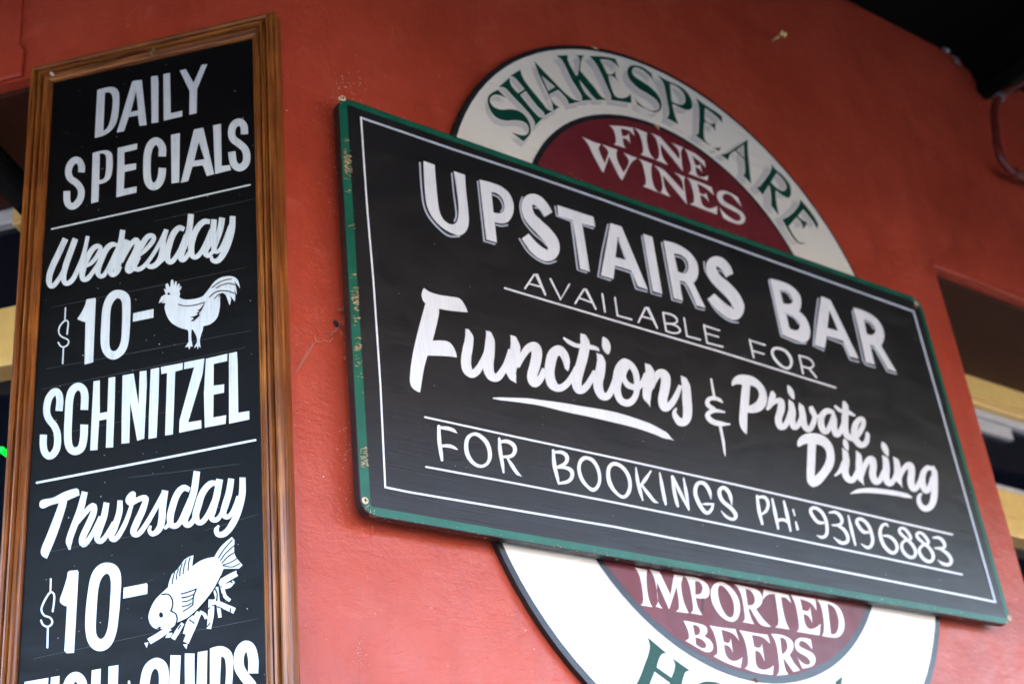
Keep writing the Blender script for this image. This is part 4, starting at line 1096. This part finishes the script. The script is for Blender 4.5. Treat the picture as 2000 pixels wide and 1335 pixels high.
gk = Ink(on_sign, OC + 0.0006, 0.00004); ck = Ink(on_sign, OC + 0.0010, 0.00004, 11); lk = Ink(on_sign, OC + 0.0016, 0.00004)
for crop, (sx, sy), txt in G_SHAKE:
    ox, oy, sc = crop
    loops = txt.split('/')
    tf = lambda x, y: (ox + x / sc, oy + y / sc)
    for q in range(2):      # broad soft drop shade built from two passes
        ts = (lambda kx, ky: (lambda x, y: (ox + (x + kx) / sc, oy + (y + ky) / sc)))(sx * (1.0 - 0.35 * q), sy * (1.0 - 0.35 * q))
        gk.fill([contour(l.split(), ts) for l in loops])
    for l in loops:
        c1 = contour(l.split(), tf); ck.stroke([(x, y, 4.0) for x, y in c1], closed=True)
    lk.fill([contour(l.split(), tf) for l in loops])
gk.build('drop_shade', M['grey_letter'], ov); ck.build('letter_outline', M['cream'], ov)
lk.build('lettering', M['green_letter'], ov, 'dark green serif letters SHAKESPEARE in an arch')
Y5 = (1120, 220, 2000 / 360); Z4 = (1220, 1080, 2000 / 460)
write(ov, on_sign, OC + 0.0020, M['cream_letter'], T_FINE, Y5, 'off white serif word FINE')
write(ov, on_sign, OC + 0.0020, M['cream_letter'], T_WINES, Y5, 'off white serif word WINES')
write(ov, on_sign, OC + 0.0020, M['cream_letter'], T_IMPORTED, Z4, 'off white serif word IMPORTED')
write(ov, on_sign, OC + 0.0020, M['cream_letter'], T_BEERS, Z4, 'off white serif word BEERS')
k = Ink(on_sign, OC + 0.0006); k.read(T_HOTEL, (1220 - 17, 1080 + 2, Z4[2])); k.build('drop_shade', M['grey_letter'], ov)
write(ov, on_sign, OC + 0.0012, M['green_letter'], T_HOTEL, Z4, 'dark green serif letters HOTEL cut by the photo edge')
k = Ink(on_sign, OC + 0.0022)
for pts in ([(1155, 91, 1), (1162, 94, 4), (1170, 97, 1)], [(1278, 243, 2), (1284, 248, 5), (1288, 252, 3)]): k.stroke(pts)
k.build('chipped_patch', M['bare_wood'], ov, kind='stuff')
p = on_sign(1476, 1328, OC + 0.001); v, f = tube([p, p + Vector((0.001, -0.005, 0.001))], [0.0045, 0.003], 7); mesh_obj('rusty_nail', v, f, M['rust'], ov)
k = Ink(on_sign, OC + 0.0026); k.stroke([(1373, 1166, 1.2), (1373.5, 1180, 1.8), (1373.5, 1192, 3.6), (1374, 1194, 1)]); k.build('drip', M['black_paint'], ov)

# ------------------------------------------------------------------ black corner sign in front
OF = 0.037; OFB = 0.0205
sg = empty('bar_sign', on_sign(1300, 700, 0.0), 'large black rectangular sign with a green edge and white lettering, right of the menu board', 'sign')
TL, TR, BL, BR = [on_sign(x, y, OF) for x, y in ((659, 186), (1797, 584), (705, 1003), (1978, 1221))]
R_ = 0.030
def rounded(tl, tr, br, bl, r, off, n=7):
    out = []
    for c, a, b in ((tl, bl, tr), (tr, tl, br), (br, tr, bl), (bl, br, tl)):
        u = (a - c).normalized() * r; w = (b - c).normalized() * r
        for k in range(n + 1):
            t = k / n; out.append(c + u * (1 - t) ** 2 + w * t ** 2)
    return [Vector((p.x, D - off, p.z)) for p in out]
v, f = prism(rounded(TL, TR, BR, BL, R_, OFB), (0, -(OF - OFB), 0))
bo = mesh_obj('board', v, f, M['sign_board'], sg); bevel(bo, 0.0012, 2)
gl = 0.0195
def inset(p, dx, dz): return p + Vector((dx, 0, dz))
il = [inset(TL, 0.0185, -0.0140), inset(TR, -0.014, -0.0140), inset(BR, -0.014, 0.0145), inset(BL, 0.0180, 0.0150)]
ol = [inset(TL, 0.0014, -0.0014), inset(TR, -0.0014, -0.0014), inset(BR, -0.0014, 0.0014), inset(BL, 0.0014, 0.0014)]
sheet('border', [rounded(*ol, R_, OF + 0.00025), list(reversed(rounded(*il, 0.006, OF + 0.00025)))], M['green'], sg, 'worn green painted border')
bs = OF + 0.0004
k = Ink(on_sign, bs)
def pl(pts, w): k.stroke([(x, y, w) for x, y in pts])
pl([(703.5, 229.5), (880, 290), (1020, 336), (1180, 391), (1480, 499.5), (1784.5, 608)], 4.0); k.build('rule_line', M['shade'], sg, 'pale blue grey rule along the top')
k = Ink(on_sign, bs + 0.00015); pl([(705, 228), (716.7, 400), (729.5, 550), (743, 750), (752.5, 952)], 3.6); k.build('rule_line', M['white_sign'], sg, 'white rule down the left side')
k = Ink(on_sign, bs + 0.0003); pl([(751, 950.5), (800, 960.5), (1200, 1028), (1440, 1075), (1900, 1165.5), (1946, 1175)], 3.8); k.build('rule_line', M['white_sign'], sg, 'white rule along the bottom')
k = Ink(on_sign, bs + 0.00045); pl([(1784, 606.5), (1840, 805), (1900, 1018), (1944.5, 1176)], 3.8); k.build('rule_line', M['shade'], sg, 'rule down the right side')
k = Ink(on_sign, bs); k.stroke([(x, y, 3.4) for x, y in ((986, 562.5), (1180, 620), (1400, 684.5), (1632, 756.5))], rnd=True); k.build('rule_line', M['white_sign'], sg, 'thin rule under AVAILABLE FOR')
k = Ink(on_sign, bs); k.stroke([(x, y, 3.6) for x, y in ((830, 814), (1000, 851), (1200, 893.5), (1440, 946.5), (1700, 1006), (1859.5, 1043))], rnd=True); k.build('rule_line', M['white_sign'], sg, 'thin rule above the phone line')
k = Ink(on_sign, bs); k.stroke([(x, y, 3.6) for x, y in ((832, 911), (1000, 942), (1200, 980.5), (1440, 1029), (1700, 1083), (1879, 1121))], rnd=True); k.build('rule_line', M['white_sign'], sg, 'thin rule below the phone line')
K5 = (1400, 480, 5); M5 = (1360, 620, 5)
write(sg, on_sign, bs, M['white_sign'], T_UPST, (0, 0, 1), 'bold white word UPSTAIRS')
write(sg, on_sign, bs, M['white_sign'], T_BAR, K5, 'bold white word BAR')
write(sg, on_sign, OF + 0.0002, M['shade'], T_SHADES, (0, 0, 1), 'thin pale blue shade lines under UPSTAIRS BAR', 'shade_line', 'stuff')
write(sg, on_sign, bs, M['white_sign'], T_AVAILABLE, (0, 0, 1), 'thin white word AVAILABLE')
write(sg, on_sign, bs, M['white_sign'], T_FUNC, (0, 0, 1), 'white script word Functions')
write(sg, on_sign, bs, M['white_sign'], T_AMP, M5, 'white brushed ampersand')
write(sg, on_sign, bs, M['white_sign'], T_PRIV, (0, 0, 1), 'white script word Private')
write(sg, on_sign, bs, M['white_sign'], T_BOOK, (0, 0, 1), 'white word FOR before BOOKINGS')
for x, y, mt in ((664.5, 193, 'screw'), (669.5, 192.5, 'screw'), (712.7, 977.2, 'screw'), (1971, 1206, 'screw'), (1789, 592, 'fleck')):
    p = on_sign(x, y, OF); r = 0.0058 if (x, y) != (664.5, 193) else 0.004
    v, f = tube([p, p + Vector((0, -0.0012, 0)), p + Vector((0, -0.0020, 0))], [r, r, r * 0.8], 16); s_ = mesh_obj('screw', v, f, M[mt], sg)
    q = p + Vector((0, -0.00215, 0)); L = r * 0.55; w = r * 0.14
    vs = [q + Vector(t) for t in ((-L, 0, w), (-L, 0, -w), (-w, 0, -w), (-w, 0, -L), (w, 0, -L), (w, 0, -w), (L, 0, -w), (L, 0, w), (w, 0, w), (w, 0, L), (-w, 0, L), (-w, 0, w))]
    mesh_obj('slot', vs, [tuple(t) for t in tessellate_polygon([vs])], M['dark'], s_)
# worn streaks in the green border, down to bare timber
k = Ink(on_sign, OF + 0.0005, 0.00003)
def edge_x(y): return 661 + (y - 190) * 0.0555 + 3
groups = [(276, 6, 6), (306, 16, 26), (318, 16, 26), (330, 12, 18), (372, 6, 5), (440, 10, 6), (535, 14, 8), (566, 8, 5), (580, 16, 26), (590, 12, 14), (605, 9, 7), (622, 9, 9), (660, 6, 4), (674, 6, 8), (682, 9, 16), (700, 14, 6), (735, 10, 4), (878, 9, 14), (892, 12, 20), (906, 9, 16), (330, 60, 10), (640, 200, 14)]
for yc, spread, n in groups:
    for i in range(n):
        y = random.gauss(yc, spread * 0.4); x = edge_x(y) + random.uniform(2, 15); L = random.uniform(2.0, 8.0); w = random.uniform(0.6, 1.5)
        k.stroke([(x - L / 2, y - L * 0.1, 0.2), (x, y + random.uniform(-.4, .4), w), (x + L / 2, y + L * 0.12, 0.2)])
for i in range(60):
    t = random.random(); x = 745 + t * 1180; y = 1018 + (x - 745) * 0.170 - random.uniform(0, 9)
    k.stroke([(x, y, 0.2), (x + 1, y, random.uniform(0.4, 1)), (x + 2.2, y + 0.3, 0.2)])
for (x0, y0, x1, y1, n) in ((690, 190, 1795, 583, 60), (720, 1003, 1970, 1213, 70)):
    for i in range(n):
        t = random.random(); x = x0 + (x1 - x0) * t; y = y0 + (y1 - y0) * t + random.uniform(-3, 4); L = random.uniform(0.8, 3.5)
        k.stroke([(x - L / 2, y - .2 * L, 0.2), (x, y, random.uniform(0.4, 1.2)), (x + L / 2, y + .2 * L, 0.2)])
for (x, y) in ((664, 199), (671, 190), (716, 990), (727, 999), (1968, 1214), (1786, 583), (1791, 598)):
    for i in range(7):
        xx = x + random.uniform(-4, 4); yy = y + random.uniform(-4, 4)
        k.fill([[(xx + math.cos(t) * random.uniform(.4, 1.5), yy + math.sin(t) * random.uniform(.4, 1.3)) for t in (0, 1.3, 2.6, 3.9, 5.1)]])
k.build('worn_streak', M['bare_wood'], sg, 'scratches through the green edge to bare timber', kind='stuff')
k = Ink(on_sign, OF + 0.0005, 0.00003)
for i in range(110):
    x = random.uniform(720, 1900); y = random.uniform(240, 1150)
    if not (236 + (x - 705) * 0.36 < y < 945 + (x - 750) * 0.19): continue
    r = random.choice((0.35, 0.45, 0.6, 0.8)); a = random.random() * 3
    k.fill([[(x + math.cos(a + t) * r * random.uniform(.6, 1.6), y + math.sin(a + t) * r) for t in (0, 1.6, 3.1, 4.6)]])
k.build('paint_speck', M['shade'], sg, kind='stuff')
k = Ink(on_sign, OF + 0.0006, 0.00003)
for x, y in ((1308.5, 1030), (1103, 817), (1336, 603), (1449, 476), (1271, 850)):
    k.stroke([(x - 1, y - 2.5, 0.6), (x, y, 2.2), (x + 1, y + 2.2, 0.6)])
k.build('nail_mark', M['dark'], sg, kind='stuff')

# ------------------------------------------------------------------ flecks, fluff and cobweb on the wall
k = Ink(on_sign, 0.0008, 0.00003)
def fl(x, y, r):
    a = random.random() * 6; k.fill([[(x + math.cos(a + t) * r * random.uniform(.6, 1.5), y + math.sin(a + t) * r * random.uniform(.6, 1.3)) for t in (0, 1.3, 2.5, 3.8, 5.0)]])
for i in range(70): x = random.gauss(682, 22); fl(x, random.gauss(172, 16) if x > 655 else random.gauss(205, 20), random.uniform(.3, 1.0))
for i in range(60): fl(random.gauss(648, 8), random.uniform(190, 420), random.uniform(.3, .8))
for i in range(70): fl(random.gauss(676, 9), random.uniform(820, 1005), random.uniform(.3, .9))
for i in range(40): fl(random.uniform(700, 900), 1022 + random.gauss(0, 6), random.uniform(.3, .8))
for x, y in ((1026, 1230), (1043, 1266), (632, 930), (560, 216), (574, 1265), (573, 928), (618, 212)): fl(x, y, 1.3)
for i in range(150): fl(random.uniform(570, 1900), random.uniform(20, 1330), random.uniform(.25, .6))
for i in range(90): fl(random.gauss(703, 7), random.gauss(1278, 18), random.uniform(.2, .5))
k.build('paint_fleck', M['fleck'], bld, 'cream paint flecks scattered over the red wall', kind='stuff')
# crack lines in the paint
k = Ink(on_sign, 0.0009)
for pts in (((548, 152), (575, 163), (605, 176), (640, 187)), ((566, 572), (590, 580), (620, 588), (650, 585), (668, 583)), ((617, 588), (618, 605), (614, 622)), ((640, 622), (660, 620), (678, 636), (682, 655)), ((1280, 110), (1300, 118), (1330, 132), (1365, 150)), ((1545, 250), (1575, 265), (1590, 285), (1610, 296)), ((1785, 450), (1800, 475), (1812, 500), (1822, 515)), ((640, 595), (600, 640), (560, 668)), ((1330, 150), (1440, 190), (1560, 258))):
    k.stroke(centreline(['%g,%g' % p for p in pts], lambda x, y: (x, y), 1, 0.8))
k.build('paint_crack', simple('crack in red paint', (0.52, 0.12, 0.075), 0.6), bld, kind='stuff')
tuft = empty('seed_fluff', on_sign(668, 606), 'dried seed fluff and cobweb caught on the wall beside the black sign', 'debris')
vs, fs = [], []
def wire(pts, r):
    global vs, fs
    v, f = tube(smooth_path([on_sign(*p) for p in pts], 4), r, 5); n0 = len(vs); vs += v; fs += [tuple(i + n0 for i in q) for q in f]
for i in range(26):
    a = random.uniform(0, 6.28); r = random.uniform(3, 8); x0, y0 = 667, 603
    wire([(x0 + random.uniform(-2, 2), y0 + random.uniform(-2, 4), 0.003), (x0 + math.cos(a) * r * .6, y0 + math.sin(a) * r * .6, 0.010), (x0 + math.cos(a + .5) * r, y0 + math.sin(a + .5) * r, 0.006)], 0.00022)
for i in range(12):
    a = random.uniform(0, 6.28); r = random.uniform(2, 5); x0, y0 = 674, 699
    wire([(x0, y0, 0.003), (x0 + math.cos(a) * r * .6, y0 + math.sin(a) * r * .6, 0.008), (x0 + math.cos(a + .5) * r, y0 + math.sin(a + .5) * r, 0.004)], 0.0003)
mesh_obj('fluff', vs, fs, M['debris'], tuft)
vs, fs = [], []
for pts in ([(665, 645), (670, 655, ), (676, 657), (681, 655)], [(667, 632), (676, 638), (680, 650)], [(614, 655), (618, 665), (626, 668), (634, 664), (642, 668), (650, 660)], [(637, 646), (644, 648), (650, 647)], [(672, 668), (678, 674), (684, 680)]):
    wire([(p[0], p[1], 0.003) for p in pts], 0.0004)
mesh_obj('twig', vs, fs, M['debris'], tuft)
k = Ink(on_sign, 0.001); k.stroke([(618, 662, 2), (605, 682, 6), (590, 706, 7), (576, 730, 3)]); k.stroke([(672, 615, 2), (660, 640, 5), (640, 660, 3)])
k.build('cobweb', M['web'], tuft, kind='stuff')
bm = bmesh.new(); bmesh.ops.create_icosphere(bm, subdivisions=2, radius=0.0042)
c0 = on_sign(656, 631, 0.003)
for vv in bm.verts: vv.co *= random.uniform(0.55, 1.3); vv.co.z *= 1.3
vs = [c0 + vv.co for vv in bm.verts]; fs = [tuple(q.index for q in ff.verts) for ff in bm.faces]; bm.free()
mesh_obj('dirt_clot', vs, fs, M['insect'], tuft)
